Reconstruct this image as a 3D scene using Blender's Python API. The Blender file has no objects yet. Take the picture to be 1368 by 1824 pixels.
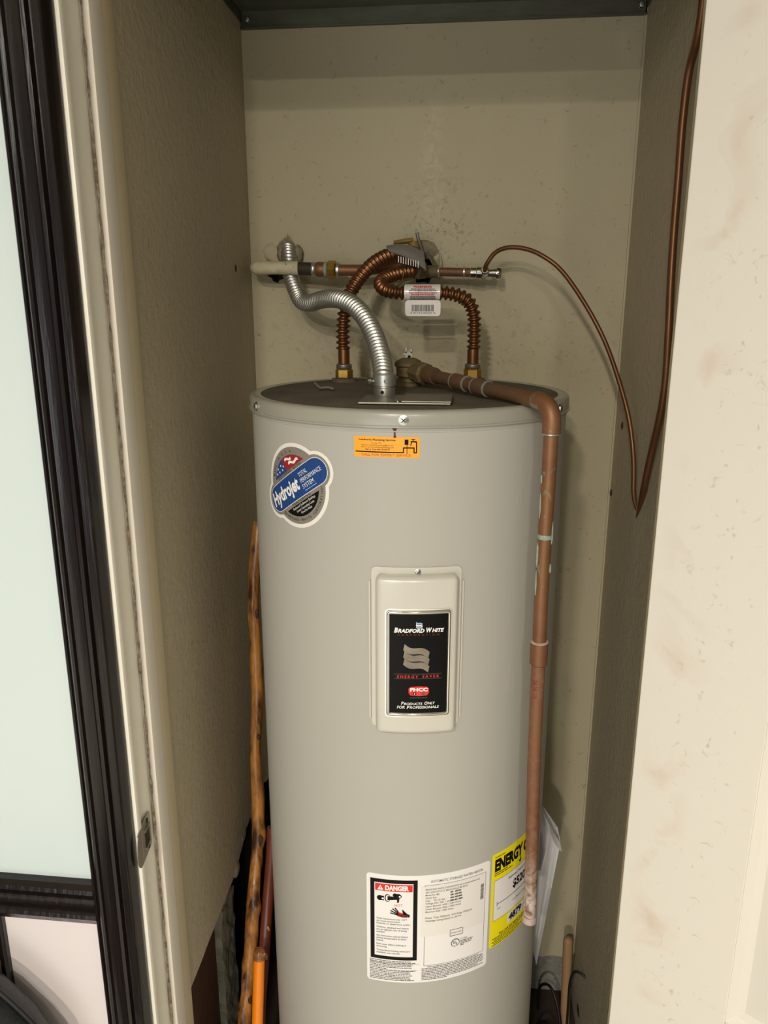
import bpy, bmesh, math, random
from mathutils import Vector, Matrix
from mathutils.geometry import delaunay_2d_cdt

random.seed(7)
R = math.radians
S = bpy.context.scene
COL = S.collection

# ------------------------------------------------------------------ camera, world, lights, exposure
cam_d = bpy.data.cameras.new('camera')
cam_d.sensor_fit = 'VERTICAL'
cam_d.sensor_height = 24.0
cam_d.lens = 24.0 * 1370.0 / 1824.0
cam_d.clip_start = 0.02
cam = bpy.data.objects.new('camera', cam_d)
COL.objects.link(cam)
cam.location = (0, 0, 1.80)
cam.rotation_euler = (R(90 - 15), 0, R(6))
S.camera = cam

W = bpy.data.worlds.new('world')
S.world = W
W.use_nodes = True
W.node_tree.nodes['Background'].inputs[0].default_value = (0.90, 0.97, 1.0, 1)
W.node_tree.nodes['Background'].inputs[1].default_value = 0.20


def area_light(name, loc, target, sx, sy, power, col, shape='RECTANGLE'):
    d = bpy.data.lights.new(name, 'AREA')
    d.shape = shape
    d.size = sx
    d.size_y = sy
    d.energy = power
    d.color = col
    o = bpy.data.objects.new(name, d)
    COL.objects.link(o)
    o.location = loc
    o.rotation_euler = (Vector(target) - Vector(loc)).to_track_quat('-Z', 'Y').to_euler()
    return o


# warm recessed downlights behind the photographer; rear pair added to flatten the light
for lx, ly, pw in ((-0.40, -1.25, 42), (0.36, -1.45, 14), (-0.50, -2.70, 92), (0.50, -2.80, 44)):
    area_light('ceiling_lamp_and_fill', (lx, ly, 2.735), (lx, ly, 0), 0.13, 0.13, pw, (1.0, 0.94, 0.83), 'DISK')
area_light('cool_fill_light', (-1.0, -3.0, 1.1), (-0.1, 1.2, 0.8), 2.0, 1.4, 30, (0.97, 0.98, 1.0))  # added soft cool fill from behind, not a real window

S.view_settings.view_transform = 'Standard'
S.view_settings.look = 'None'
S.view_settings.gamma = 1
S.view_settings.use_curve_mapping = False
S.view_settings.exposure = 0.0

# ------------------------------------------------------------------ materials
MATS = {}


def srgb(c):
    return tuple((v / 12.92 if v <= 0.04045 else ((v + 0.055) / 1.055) ** 2.4) for v in [x / 255 for x in c])


def mat(name, col, rough=0.6, metal=0.0, var=0.0, vscale=6.0, col2=None, bump=0.0, bscale=60.0, spec=0.5,
        stretch=None, coat=0.0, trans=0.0, thresh=None, alpha=1.0):
    """col/col2 are sRGB 0-255; var mixes col and col2 by noise."""
    m = bpy.data.materials.new(name)
    m.use_nodes = True
    nt = m.node_tree
    b = nt.nodes['Principled BSDF']
    b.inputs['Roughness'].default_value = rough
    b.inputs['Metallic'].default_value = metal
    b.inputs['Specular IOR Level'].default_value = spec
    b.inputs['Coat Weight'].default_value = coat
    b.inputs['Coat Roughness'].default_value = 0.15
    b.inputs['Transmission Weight'].default_value = trans
    b.inputs['Alpha'].default_value = alpha
    c1 = srgb(col) + (1,)
    b.inputs['Base Color'].default_value = c1
    tc = None
    if var > 0 or bump > 0:
        tc = nt.nodes.new('ShaderNodeTexCoord')
        mp = nt.nodes.new('ShaderNodeMapping')
        nt.links.new(tc.outputs['Object'], mp.inputs[0])
        if stretch:
            mp.inputs['Scale'].default_value = stretch
    if var > 0:
        n = nt.nodes.new('ShaderNodeTexNoise')
        n.inputs['Scale'].default_value = vscale
        n.inputs['Detail'].default_value = 6
        n.inputs['Roughness'].default_value = 0.62
        nt.links.new(mp.outputs[0], n.inputs['Vector'])
        rp = nt.nodes.new('ShaderNodeValToRGB')
        c2 = srgb(col2 or tuple(max(0, v * 0.7) for v in col)) + (1,)
        lo, hi = thresh or (0.5 - 0.25, 0.5 + 0.25)
        rp.color_ramp.elements[0].position = lo
        rp.color_ramp.elements[1].position = hi
        rp.color_ramp.elements[0].color = c1
        mixc = tuple(c1[i] * (1 - var) + c2[i] * var for i in range(3)) + (1,)
        rp.color_ramp.elements[1].color = mixc
        nt.links.new(n.outputs['Fac'], rp.inputs[0])
        nt.links.new(rp.outputs[0], b.inputs['Base Color'])
    if bump > 0:
        n2 = nt.nodes.new('ShaderNodeTexNoise')
        n2.inputs['Scale'].default_value = bscale
        n2.inputs['Detail'].default_value = 4
        nt.links.new(mp.outputs[0], n2.inputs['Vector'])
        bp = nt.nodes.new('ShaderNodeBump')
        bp.inputs['Strength'].default_value = bump
        bp.inputs['Distance'].default_value = 0.004
        nt.links.new(n2.outputs['Fac'], bp.inputs['Height'])
        nt.links.new(bp.outputs[0], b.inputs['Normal'])
    MATS[name] = m
    return m


def add_spots(m, col, scale, lo, hi, strength=1.0, zone=None):
    """small dark flecks / stains over the base colour; zone=(axis, centre, half width) confines them to a band."""
    nt = m.node_tree
    b = nt.nodes['Principled BSDF']
    old = b.inputs['Base Color'].links[0].from_socket if b.inputs['Base Color'].links else None
    tc = nt.nodes.new('ShaderNodeTexCoord')
    n = nt.nodes.new('ShaderNodeTexNoise')
    n.inputs['Scale'].default_value = scale
    n.inputs['Detail'].default_value = 3
    n.inputs['Distortion'].default_value = 1.2
    nt.links.new(tc.outputs['Object'], n.inputs['Vector'])
    rp = nt.nodes.new('ShaderNodeMapRange')
    rp.inputs['From Min'].default_value = lo
    rp.inputs['From Max'].default_value = hi
    rp.inputs['To Max'].default_value = strength
    nt.links.new(n.outputs['Fac'], rp.inputs['Value'])
    fac = rp.outputs[0]
    if zone:
        sp = nt.nodes.new('ShaderNodeSeparateXYZ')
        nt.links.new(tc.outputs['Object'], sp.inputs[0])
        for ax, c, hw in zone:
            d = nt.nodes.new('ShaderNodeMath'); d.operation = 'SUBTRACT'
            nt.links.new(sp.outputs[ax], d.inputs[0]); d.inputs[1].default_value = c
            a = nt.nodes.new('ShaderNodeMath'); a.operation = 'ABSOLUTE'
            nt.links.new(d.outputs[0], a.inputs[0])
            mr = nt.nodes.new('ShaderNodeMapRange')
            mr.inputs['From Min'].default_value = hw
            mr.inputs['From Max'].default_value = 0
            nt.links.new(a.outputs[0], mr.inputs['Value'])
            mu = nt.nodes.new('ShaderNodeMath'); mu.operation = 'MULTIPLY'
            nt.links.new(fac, mu.inputs[0]); nt.links.new(mr.outputs[0], mu.inputs[1])
            fac = mu.outputs[0]
    mx = nt.nodes.new('ShaderNodeMix')
    mx.data_type = 'RGBA'
    nt.links.new(fac, mx.inputs['Factor'])
    if old:
        nt.links.new(old, mx.inputs[6])
    else:
        mx.inputs[6].default_value = b.inputs['Base Color'].default_value
    mx.inputs[7].default_value = srgb(col) + (1,)
    nt.links.new(mx.outputs[2], b.inputs['Base Color'])


M = MATS
mat('closet_paint', (184, 175, 144), 0.75, var=0.35, vscale=3.5, col2=(172, 156, 132), bump=0.25, bscale=45)
add_spots(M['closet_paint'], (105, 92, 68), 75, 0.64, 0.74, 0.4)
add_spots(M['closet_paint'], (84, 74, 50), 110, 0.55, 0.68, 0.75, zone=[(0, -0.065, 0.10), (2, 1.965, 0.13)])
add_spots(M['closet_paint'], (212, 202, 176), 45, 0.45, 0.62, 0.55, zone=[(0, -0.080, 0.035), (2, 2.06, 0.20)])
add_spots(M['closet_paint'], (128, 108, 84), 50, 0.55, 0.70, 0.3, zone=[(2, 1.72, 0.12)])
mat('closet_side_paint', (178, 166, 140), 0.55, var=0.25, vscale=3, col2=(158, 146, 120), bump=0.7, bscale=90)
add_spots(M['closet_side_paint'], (110, 98, 78), 60, 0.66, 0.76, 0.4)
mat('plaster_rough', (150, 146, 136), 0.9, var=0.6, vscale=60, col2=(92, 88, 78), bump=0.9, bscale=90)
mat('torn_paper', (158, 146, 122), 0.9, var=0.8, vscale=45, col2=(112, 98, 76), bump=0.8, bscale=80)
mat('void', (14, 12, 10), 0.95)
mat('room_paint', (222, 214, 196), 0.6, bump=0.1, bscale=60)
mat('door_paint', (214, 208, 196), 0.42, var=0.12, vscale=5, col2=(214, 204, 186), bump=0.10, bscale=40)
add_spots(M['door_paint'], (160, 142, 118), 70, 0.63, 0.72, 0.5, zone=[(0, 0.085, 0.075)])
add_spots(M['door_paint'], (196, 170, 148), 9, 0.52, 0.70, 0.55, zone=[(0, 0.045, 0.04)])
mat('jamb_white', (240, 235, 220), 0.38, var=0.1, vscale=8, col2=(206, 196, 172))
mat('jamb_grey', (222, 214, 200), 0.5, var=0.1, vscale=8)
mat('jamb_beige', (196, 182, 150), 0.55, var=0.15, vscale=6)
mat('foam_strip', (84, 66, 48), 0.95, var=0.9, vscale=110, col2=(206, 192, 168), bump=0.8, bscale=200)
mat('dark_wood', (19, 14, 13), 0.24, var=0.6, vscale=30, col2=(34, 24, 22), bump=0.25, bscale=30, stretch=(3, 3, 0.25), coat=0.08, spec=0.35)
mat('frosted_glass', (205, 216, 213), 0.3, var=0.08, vscale=2, col2=(198, 210, 206))
mat('white_panel', (226, 216, 214), 0.35, var=0.06, vscale=3)
mat('floor_tile', (218, 212, 202), 0.35, var=0.2, vscale=4)
mat('floor_dark', (58, 46, 38), 0.6, var=0.6, vscale=12, col2=(34, 28, 24), bump=0.2)
mat('galvanized', (112, 114, 98), 0.42, 0.6, var=0.7, vscale=9, col2=(66, 68, 56), bump=0.05, stretch=(1, 3, 3))
mat('screw_zinc', (190, 190, 182), 0.3, 1.0)
mat('tank_paint', (175, 172, 162), 0.5, var=0.08, vscale=3, col2=(174, 170, 158), spec=0.25)
mat('cap_paint', (158, 155, 142), 0.28, var=0.1, vscale=4, coat=0.15)
mat('dust', (104, 94, 78), 0.95, var=0.9, vscale=11, col2=(66, 58, 46), bump=0.7, bscale=140)
mat('panel_plastic', (200, 196, 184), 0.25, coat=0.2)
mat('chrome', (225, 222, 215), 0.10, 1.0)
mat('nameplate_black', (7, 7, 7), 0.15, spec=0.12)
mat('ink_white', (236, 232, 226), 0.5)
mat('ink_black', (15, 14, 13), 0.5, spec=0.15)
mat('ink_grey', (92, 88, 83), 0.6)
mat('ink_red', (214, 36, 34), 0.5)
mat('ink_dimred', (120, 44, 34), 0.5)
mat('ink_pink', (216, 90, 90), 0.5)
mat('ink_blue', (24, 66, 128), 0.4)
mat('ink_skyblue', (150, 176, 205), 0.4)
mat('ink_flagred', (150, 36, 44), 0.4)
mat('silver_foil', (158, 152, 142), 0.35, 0.4)
mat('flag_silver', (150, 140, 128), 0.25, 0.75, var=0.6, vscale=45, col2=(72, 66, 58))
mat('sticker_white', (235, 230, 222), 0.4)
mat('sticker_orange', (250, 166, 22), 0.45)
mat('sticker_orange_dark', (196, 112, 16), 0.5)
mat('label_white', (232, 228, 224), 0.42)
mat('label_overlay', (227, 222, 214), 0.35)
mat('label_yellow', (240, 224, 20), 0.42)
mat('rust', (104, 46, 18), 0.8, var=0.7, vscale=120, col2=(60, 26, 12))
mat('copper_flex', (142, 96, 60), 0.36, 0.8, var=0.75, vscale=14, col2=(86, 58, 40))
mat('copper_dusty', (130, 84, 52), 0.6, 0.45, var=0.9, vscale=20, col2=(90, 80, 64), bump=0.25, bscale=120)
mat('copper_pipe', (136, 98, 66), 0.5, 0.45, var=0.8, vscale=16, col2=(116, 70, 42))
add_spots(M['copper_pipe'], (120, 160, 140), 28, 0.62, 0.70, 0.7)
mat('copper_stained', (128, 88, 60), 0.6, 0.3, var=0.8, vscale=42, col2=(158, 128, 104), thresh=(0.52, 0.80))
add_spots(M['copper_stained'], (206, 194, 184), 60, 0.35, 0.6, 0.9, zone=[(2, 0.83, 0.12)])
add_spots(M['copper_stained'], (104, 52, 36), 40, 0.45, 0.65, 0.6, zone=[(2, 0.95, 0.22)])
mat('copper_tube', (124, 86, 58), 0.4, 0.7, var=0.5, vscale=12, col2=(100, 58, 36))
mat('pipe_scale', (190, 178, 170), 0.9, var=0.8, vscale=60, col2=(150, 110, 88))
mat('verdigris', (104, 128, 112), 0.9, var=0.7, vscale=90, col2=(180, 186, 170))
mat('brass', (186, 150, 74), 0.32, 0.9, var=0.4, vscale=20, col2=(120, 92, 40))
mat('brass_dusty', (116, 100, 66), 0.7, 0.35, var=0.8, vscale=24, col2=(84, 74, 56), bump=0.5, bscale=120)
mat('steel_conduit', (205, 204, 196), 0.38, 0.9, var=0.3, vscale=12, col2=(140, 140, 132))
mat('steel_dull', (150, 146, 134), 0.45, 0.8, var=0.4, vscale=20)
mat('white_pipe', (206, 196, 164), 0.7, var=0.5, vscale=30, col2=(150, 136, 104), bump=0.4, bscale=70)
add_spots(M['white_pipe'], (90, 76, 52), 60, 0.62, 0.70, 0.8)
mat('iron_dark', (70, 58, 46), 0.7, 0.4, var=0.7, vscale=40, col2=(40, 32, 26), bump=0.4)
mat('solder', (186, 184, 176), 0.35, 0.8)
mat('tag_paper', (226, 218, 210), 0.55)
mat('tag_film', (220, 212, 204), 0.2, coat=0.5)
mat('tag_grey', (112, 106, 96), 0.7, var=0.4, vscale=40, col2=(112, 106, 96))
mat('handle_yellow', (150, 118, 46), 0.55, var=0.6, vscale=30, col2=(104, 88, 52))
mat('stick_wood', (176, 118, 56), 0.35, var=1.0, vscale=14, col2=(62, 34, 14), thresh=(0.4, 0.62), stretch=(3, 3, 0.6), coat=0.4, bump=0.3, bscale=30)
mat('stick_red', (112, 52, 32), 0.4, var=0.6, vscale=12, col2=(66, 26, 16), coat=0.3)
mat('orange_tube', (236, 132, 14), 0.25, coat=0.4)
mat('clear_cap', (206, 170, 120), 0.1, trans=0.85)
mat('dowel_wood', (168, 132, 92), 0.6, var=0.5, vscale=10, col2=(128, 92, 58), stretch=(4, 4, 0.4))
mat('black_rubber', (16, 15, 15), 0.5)
mat('black_leather', (24, 25, 27), 0.42, bump=0.25, bscale=160)
mat('clear_plastic', (236, 236, 236), 0.14, trans=0.35, spec=0.6)
mat('paper', (214, 210, 206), 0.7)
mat('board_brown', (72, 40, 22), 0.7, var=0.7, vscale=6, col2=(40, 22, 12), stretch=(1, 4, 0.5))
mat('stud_grey', (140, 136, 118), 0.85, var=0.8, vscale=26, col2=(62, 60, 50), bump=0.8, bscale=60)
mat('nickel', (176, 168, 154), 0.35, 0.85, var=0.3, vscale=20)

# ------------------------------------------------------------------ mesh helpers


def link(name, me, material=None, parent=None, smooth=None, **props):
    o = bpy.data.objects.new(name, me)
    COL.objects.link(o)
    if material is not None and len(me.materials) == 0:
        me.materials.append(M[material] if isinstance(material, str) else material)
    if smooth is not None:
        for p in me.polygons:
            p.use_smooth = True
        me.set_sharp_from_angle(angle=R(smooth))
    if parent is not None:
        o.parent = parent
    for k, v in props.items():
        o[k] = v
    return o


def empty(name, loc, **props):
    o = bpy.data.objects.new(name, None)
    COL.objects.link(o)
    o.location = loc
    for k, v in props.items():
        o[k] = v
    bpy.context.view_layer.update()
    return o


def keep(o, parent):
    """parent o (built in world coordinates) to a thing standing elsewhere."""
    o.parent = parent
    o.matrix_parent_inverse = Matrix.Translation(-Vector(parent.location))
    return o


def wmesh(verts, faces):
    me = bpy.data.meshes.new('mesh')
    me.from_pydata([tuple(v) for v in verts], [], faces)
    me.update()
    return me


def bm_mesh(bm):
    me = bpy.data.meshes.new('mesh')
    bmesh.ops.recalc_face_normals(bm, faces=bm.faces[:])
    bm.to_mesh(me)
    bm.free()
    return me


class MB:
    """collects shapes into one mesh"""

    def __init__(s):
        s.v, s.f = [], []

    def add(s, v, f):
        b = len(s.v)
        s.v += [tuple(p) for p in v]
        s.f += [tuple(i + b for i in q) for q in f]
        return s

    def box(s, x0, x1, y0, y1, z0, z1):
        v = [(x, y, z) for z in (z0, z1) for y in (y0, y1) for x in (x0, x1)]
        return s.add(v, [(0, 2, 3, 1), (4, 5, 7, 6), (0, 1, 5, 4), (2, 6, 7, 3), (0, 4, 6, 2), (1, 3, 7, 5)])

    def mesh(s):
        bm = bmesh.new()
        me = wmesh(s.v, s.f)
        bm.from_mesh(me)
        bpy.data.meshes.remove(me)
        return bm_mesh(bm)


def box_mesh(x0, x1, y0, y1, z0, z1, bevel=0.0, seg=2):
    bm = bmesh.new()
    bmesh.ops.create_cube(bm, size=1)
    for v in bm.verts:
        v.co = Vector(((x0 + x1) / 2 + v.co.x * (x1 - x0), (y0 + y1) / 2 + v.co.y * (y1 - y0), (z0 + z1) / 2 + v.co.z * (z1 - z0)))
    if bevel > 0:
        bmesh.ops.bevel(bm, geom=bm.edges[:], offset=bevel, segments=seg, profile=0.6, affect='EDGES')
    return bm_mesh(bm)


def catmull(pts, step):
    pts = [Vector(p) for p in pts]
    P = [pts[0] * 2 - pts[1]] + pts + [pts[-1] * 2 - pts[-2]]
    out = []
    for i in range(1, len(P) - 2):
        p0, p1, p2, p3 = P[i - 1:i + 3]
        n = max(2, int((p2 - p1).length / step))
        for k in range(n):
            t = k / n
            out.append(0.5 * ((2 * p1) + (p2 - p0) * t + (2 * p0 - 5 * p1 + 4 * p2 - p3) * t * t + (3 * p1 - p0 - 3 * p2 + p3) * t ** 3))
    out.append(P[-2])
    # resample evenly
    L = [0]
    for a, b in zip(out, out[1:]):
        L.append(L[-1] + (b - a).length)
    n = max(2, int(L[-1] / step))
    res, j = [], 0
    for k in range(n + 1):
        t = L[-1] * k / n
        while j < len(L) - 2 and L[j + 1] < t:
            j += 1
        d = L[j + 1] - L[j]
        res.append(out[j].lerp(out[j + 1], (t - L[j]) / d if d > 1e-9 else 0))
    return res


def sweep(pts, rad, n=16, cap=True):
    """pts: list of points, rad(s, angle) or constant"""
    pts = [Vector(p) for p in pts]
    T = []
    for i in range(len(pts)):
        a = pts[max(0, i - 1)]
        b = pts[min(len(pts) - 1, i + 1)]
        T.append((b - a).normalized())
    ref = Vector((0, 0, 1)) if abs(T[0].z) < 0.9 else Vector((1, 0, 0))
    N = (ref - T[0] * ref.dot(T[0])).normalized()
    v, f = [], []
    s = 0
    for i, p in enumerate(pts):
        if i:
            s += (p - pts[i - 1]).length
            N = (N - T[i] * N.dot(T[i])).normalized()
        B = T[i].cross(N)
        for k in range(n):
            a = 2 * math.pi * k / n
            r = rad(s, a) if callable(rad) else rad
            v.append(p + N * (r * math.cos(a)) + B * (r * math.sin(a)))
    for i in range(len(pts) - 1):
        for k in range(n):
            k2 = (k + 1) % n
            f.append((i * n + k, i * n + k2, (i + 1) * n + k2, (i + 1) * n + k))
    if cap:
        f.append(tuple(range(n - 1, -1, -1)))
        f.append(tuple((len(pts) - 1) * n + k for k in range(n)))
    return v, f


def tube_mesh(pts, rad, n=16, step=None):
    if step:
        pts = catmull(pts, step)
    return wmesh(*sweep(pts, rad, n))


def lathe(profile, origin, axis=(0, 0, 1), n=32, closed_ends=True, nfac=None):
    """profile: (r, h) along axis; nfac: number of facets (hex nut = 6)"""
    n = nfac or n
    ax = Vector(axis).normalized()
    ref = Vector((1, 0, 0)) if abs(ax.x) < 0.9 else Vector((0, 0, 1))
    U = (ref - ax * ref.dot(ax)).normalized()
    V = ax.cross(U)
    o = Vector(origin)
    v, f = [], []
    for r, h in profile:
        for k in range(n):
            a = 2 * math.pi * k / n
            v.append(o + ax * h + (U * math.cos(a) + V * math.sin(a)) * r)
    for i in range(len(profile) - 1):
        for k in range(n):
            k2 = (k + 1) % n
            f.append((i * n + k, i * n + k2, (i + 1) * n + k2, (i + 1) * n + k))
    if closed_ends:
        f.append(tuple(range(n - 1, -1, -1)))
        f.append(tuple((len(profile) - 1) * n + k for k in range(n)))
    return v, f


def lathe_mesh(*a, **k):
    return wmesh(*lathe(*a, **k))


def extrude_profile(prof, axis, a0, a1, closed=True):
    """prof: closed polygon of 2D points. axis 'z': (x, y) ; axis 'x': (y, z)"""
    n = len(prof)
    v = []
    for a in (a0, a1):
        for p in prof:
            v.append((p[0], p[1], a) if axis == 'z' else (a, p[0], p[1]))
    f = [(k, (k + 1) % n, n + (k + 1) % n, n + k) for k in range(n)]
    f += [tuple(range(n - 1, -1, -1)), tuple(range(n, 2 * n))]
    bm = bmesh.new()
    me = wmesh(v, f)
    bm.from_mesh(me)
    bpy.data.meshes.remove(me)
    return bm_mesh(bm)


def holed_slab(outer, holes, to3, thick):
    """slab from a 2D outline with real holes. to3(p, depth) gives 3D."""
    verts, edges = [], []
    for loop in [outer] + holes:
        b = len(verts)
        verts += [Vector(p) for p in loop]
        edges += [(b + i, b + (i + 1) % len(loop)) for i in range(len(loop))]
    vo, eo, fo, *_ = delaunay_2d_cdt(verts, edges, [], 0, 1e-6)

    def inside(p, poly):
        c = False
        for i in range(len(poly)):
            a, b = poly[i], poly[i - 1]
            if (a[1] > p[1]) != (b[1] > p[1]) and p[0] < (b[0] - a[0]) * (p[1] - a[1]) / (b[1] - a[1]) + a[0]:
                c = not c
        return c
    F = []
    for f in fo:
        c = sum((vo[i] for i in f), Vector((0, 0))) / len(f)
        if inside(c, outer) and not any(inside(c, h) for h in holes):
            F.append(tuple(f))
    n = len(vo)
    V = [to3(p, 0) for p in vo] + [to3(p, thick) for p in vo]
    faces = F + [tuple(i + n for i in reversed(f)) for f in F]
    cnt = {}
    for f in F:
        for i in range(len(f)):
            a, b = f[i], f[(i + 1) % len(f)]
            k = (min(a, b), max(a, b))
            cnt.setdefault(k, []).append((a, b))
    for k, l in cnt.items():
        if len(l) == 1:
            a, b = l[0]
            faces.append((b, a, a + n, b + n))
    bm = bmesh.new()
    me = wmesh(V, faces)
    bm.from_mesh(me)
    bpy.data.meshes.remove(me)
    return bm_mesh(bm)


# ------------------------------------------------------------------ flat print helpers (lettering, outlines)
_font_cache = {}


def glyphs(s, shear=0.0, bold=0.0, space=1.0):
    key = (s, shear, bold, space)
    if key not in _font_cache:
        c = bpy.data.curves.new('lettering', 'FONT')
        c.body = s
        c.size = 1
        c.shear = shear
        c.offset = bold
        c.space_character = space
        c.resolution_u = 2
        c.fill_mode = 'FRONT'
        o = bpy.data.objects.new('lettering', c)
        me = bpy.data.meshes.new_from_object(o)
        v = [(p.co.x, p.co.y) for p in me.vertices]
        f = [tuple(p.vertices) for p in me.polygons]
        bpy.data.meshes.remove(me)
        bpy.data.objects.remove(o)
        bpy.data.curves.remove(c)
        _font_cache[key] = (v, f)
    return _font_cache[key]


CAPH = max(p[1] for p in glyphs('H')[0])


class Print:
    """flat print in local (u, v) metres, pushed through a mapping to 3D; several inks, one mesh."""

    def __init__(s, fn, step=0.006):
        s.fn, s.step = fn, step
        s.v, s.f, s.m, s.mats = [], [], [], []

    def _mi(s, ink):
        if ink not in s.mats:
            s.mats.append(ink)
        return s.mats.index(ink)

    def tri(s, v2, faces, ink, lift=0.0004):
        b = len(s.v)
        s.v += [s.fn(u, v, lift) for u, v in v2]
        for f in faces:
            s.f.append(tuple(i + b for i in f))
            s.m.append(s._mi(ink))

    def convex(s, poly, ink, lift=0.0004):
        us = sorted(set([round(p[0], 6) for p in poly]))
        full = [us[0]]
        for a, b in zip(us, us[1:]):
            n = max(1, math.ceil((b - a) / s.step))
            full += [a + (b - a) * k / n for k in range(1, n + 1)]
        rows = []
        for u in full:
            ys = []
            for i in range(len(poly)):
                a, b = poly[i - 1], poly[i]
                lo, hi = min(a[0], b[0]), max(a[0], b[0])
                if lo - 1e-6 <= u <= hi + 1e-6:
                    if hi - lo < 1e-7:
                        ys += [a[1], b[1]]
                    else:
                        ys.append(a[1] + (b[1] - a[1]) * (u - a[0]) / (b[0] - a[0]))
            rows.append((u, min(ys), max(ys)))
        v2, f = [], []
        for u, lo, hi in rows:
            v2 += [(u, lo), (u, hi)]
        for i in range(len(rows) - 1):
            f.append((2 * i, 2 * i + 2, 2 * i + 3, 2 * i + 1))
        s.tri(v2, f, ink, lift)

    def rect(s, u0, v0, u1, v1, ink, lift=0.0004):
        s.convex([(u0, v0), (u1, v0), (u1, v1), (u0, v1)], ink, lift)

    def frame(s, u0, v0, u1, v1, w, ink, lift=0.0004):
        s.rect(u0, v0, u1, v0 + w, ink, lift); s.rect(u0, v1 - w, u1, v1, ink, lift)
        s.rect(u0, v0 + w, u0 + w, v1 - w, ink, lift); s.rect(u1 - w, v0 + w, u1, v1 - w, ink, lift)

    def line(s, pts, w, ink, lift=0.0004):
        for a, b in zip(pts, pts[1:]):
            d = Vector(b) - Vector(a)
            n = Vector((-d.y, d.x)).normalized() * w / 2
            e = d.normalized() * w * 0.3
            A, B = Vector(a) - e, Vector(b) + e
            s.convex([tuple(A + n), tuple(A - n), tuple(B - n), tuple(B + n)], ink, lift)

    def circle(s, u, v, r, ink, lift=0.0004, n=24, ry=None):
        s.convex([(u + r * math.cos(2 * math.pi * k / n), v + (ry or r) * math.sin(2 * math.pi * k / n)) for k in range(n)], ink, lift)

    def text(s, t, u, v, h, ink, w=None, align='L', shear=0.0, bold=0.0, space=1.0, rot=0.0, lift=0.0006):
        gv, gf = glyphs(t, shear, bold, space)
        if not gv:
            return
        x0 = min(p[0] for p in gv); x1 = max(p[0] for p in gv)
        k = h / CAPH
        kx = w / (x1 - x0) if w else k
        tot = (x1 - x0) * kx
        off = {'L': 0, 'C': -tot / 2, 'R': -tot}[align]
        c, sn = math.cos(rot), math.sin(rot)
        out = []
        for x, y in gv:
            a, b = (x - x0) * kx + off, y * k
            out.append((u + a * c - b * sn, v + a * sn + b * c))
        s.tri(out, gf, ink, lift)

    def arc(s, t, cu, cv, r, a0, a1, h, ink, inward=True, bold=0.0):
        """letters along an arc from angle a0 to a1 (degrees); inward: feet point to the centre"""
        n = len(t)
        for i, ch in enumerate(t):
            if ch == ' ':
                continue
            a = R(a0 + (a1 - a0) * i / max(1, n - 1))
            rot = a - math.pi / 2 if inward else a + math.pi / 2
            s.text(ch, cu + r * math.cos(a), cv + r * math.sin(a), h, ink, align='C', rot=rot, bold=bold)

    def greek(s, u0, u1, v, h, ink, rnd, full=0.9, lift=0.0005):
        """a line of print too small to read: word-long dashes"""
        u = u0
        end = u0 + (u1 - u0) * full
        while u < end:
            wd = h * rnd.uniform(1.4, 5.0)
            e = min(u + wd, end)
            if e - u > h * 0.4:
                s.rect(u, v, e, v + h, ink, lift)
            u = e + h * 0.55

    def build(s, name, parent, **kw):
        me = wmesh(s.v, s.f)
        for m in s.mats:
            me.materials.append(M[m])
        me.polygons.foreach_set('material_index', s.m)
        me.update()
        o = link(name, me, **kw)
        if parent is not None:
            keep(o, parent) if parent.type == 'EMPTY' else setattr(o, 'parent', parent)
        return o


def sheet(poly, fn, step=0.006, t0=0.0, t1=0.0003):
    """thin label: a convex outline carried by fn, with real thickness"""
    p = Print(fn, step)
    p.convex(poly, 'ink_white', t1)
    n = len(p.v)
    q = Print(fn, step)
    q.convex(poly, 'ink_white', t0)
    v = p.v + q.v
    f = p.f + [tuple(i + n for i in reversed(t)) for t in q.f]
    k = n // 2
    for i in range(k - 1):
        f.append((2 * i, 2 * i + n, 2 * i + 2 + n, 2 * i + 2))
        f.append((2 * i + 1, 2 * i + 3, 2 * i + 3 + n, 2 * i + 1 + n))
    f.append((0, 1, 1 + n, n))
    f.append((n - 2, 2 * n - 2, 2 * n - 1, n - 1))
    return wmesh(v, f)


def rrect(u0, v0, u1, v1, r, n=6):
    out = []
    for cx, cy, a0 in ((u1 - r, v1 - r, 0), (u0 + r, v1 - r, 90), (u0 + r, v0 + r, 180), (u1 - r, v0 + r, 270)):
        for k in range(n + 1):
            a = R(a0 + 90 * k / n)
            out.append((cx + r * math.cos(a), cy + r * math.sin(a)))
    return out


# ------------------------------------------------------------------ setting
XL, XR, YB = -0.472, 0.328, 1.72      # closet side walls, back wall
YF0, YF1 = 0.935, 1.075               # front wall of the closet (room face, closet face)
CEIL = 2.75
HEAD = 2.35

link('floor', box_mesh(-2.2, 2.2, -3.2, YF0, -0.05, 0.0), 'floor_tile', kind='structure')
link('floor_closet', box_mesh(-0.7, 0.4, YF0, 1.9, -0.05, 0.0), 'floor_dark', kind='structure')
link('ceiling', box_mesh(-2.2, 2.2, -3.2, 1.9, CEIL, CEIL + 0.05), 'room_paint', kind='structure')


def ragged(cx, cz, pts, seed, j=0.004):
    rnd = random.Random(seed)
    out = []
    for i, p in enumerate(pts):
        q = pts[(i + 1) % len(pts)]
        for k in range(3):
            t = k / 3
            out.append((p[0] + (q[0] - p[0]) * t + rnd.uniform(-j, j), p[1] + (q[1] - p[1]) * t + rnd.uniform(-j, j)))
    return out


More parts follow.
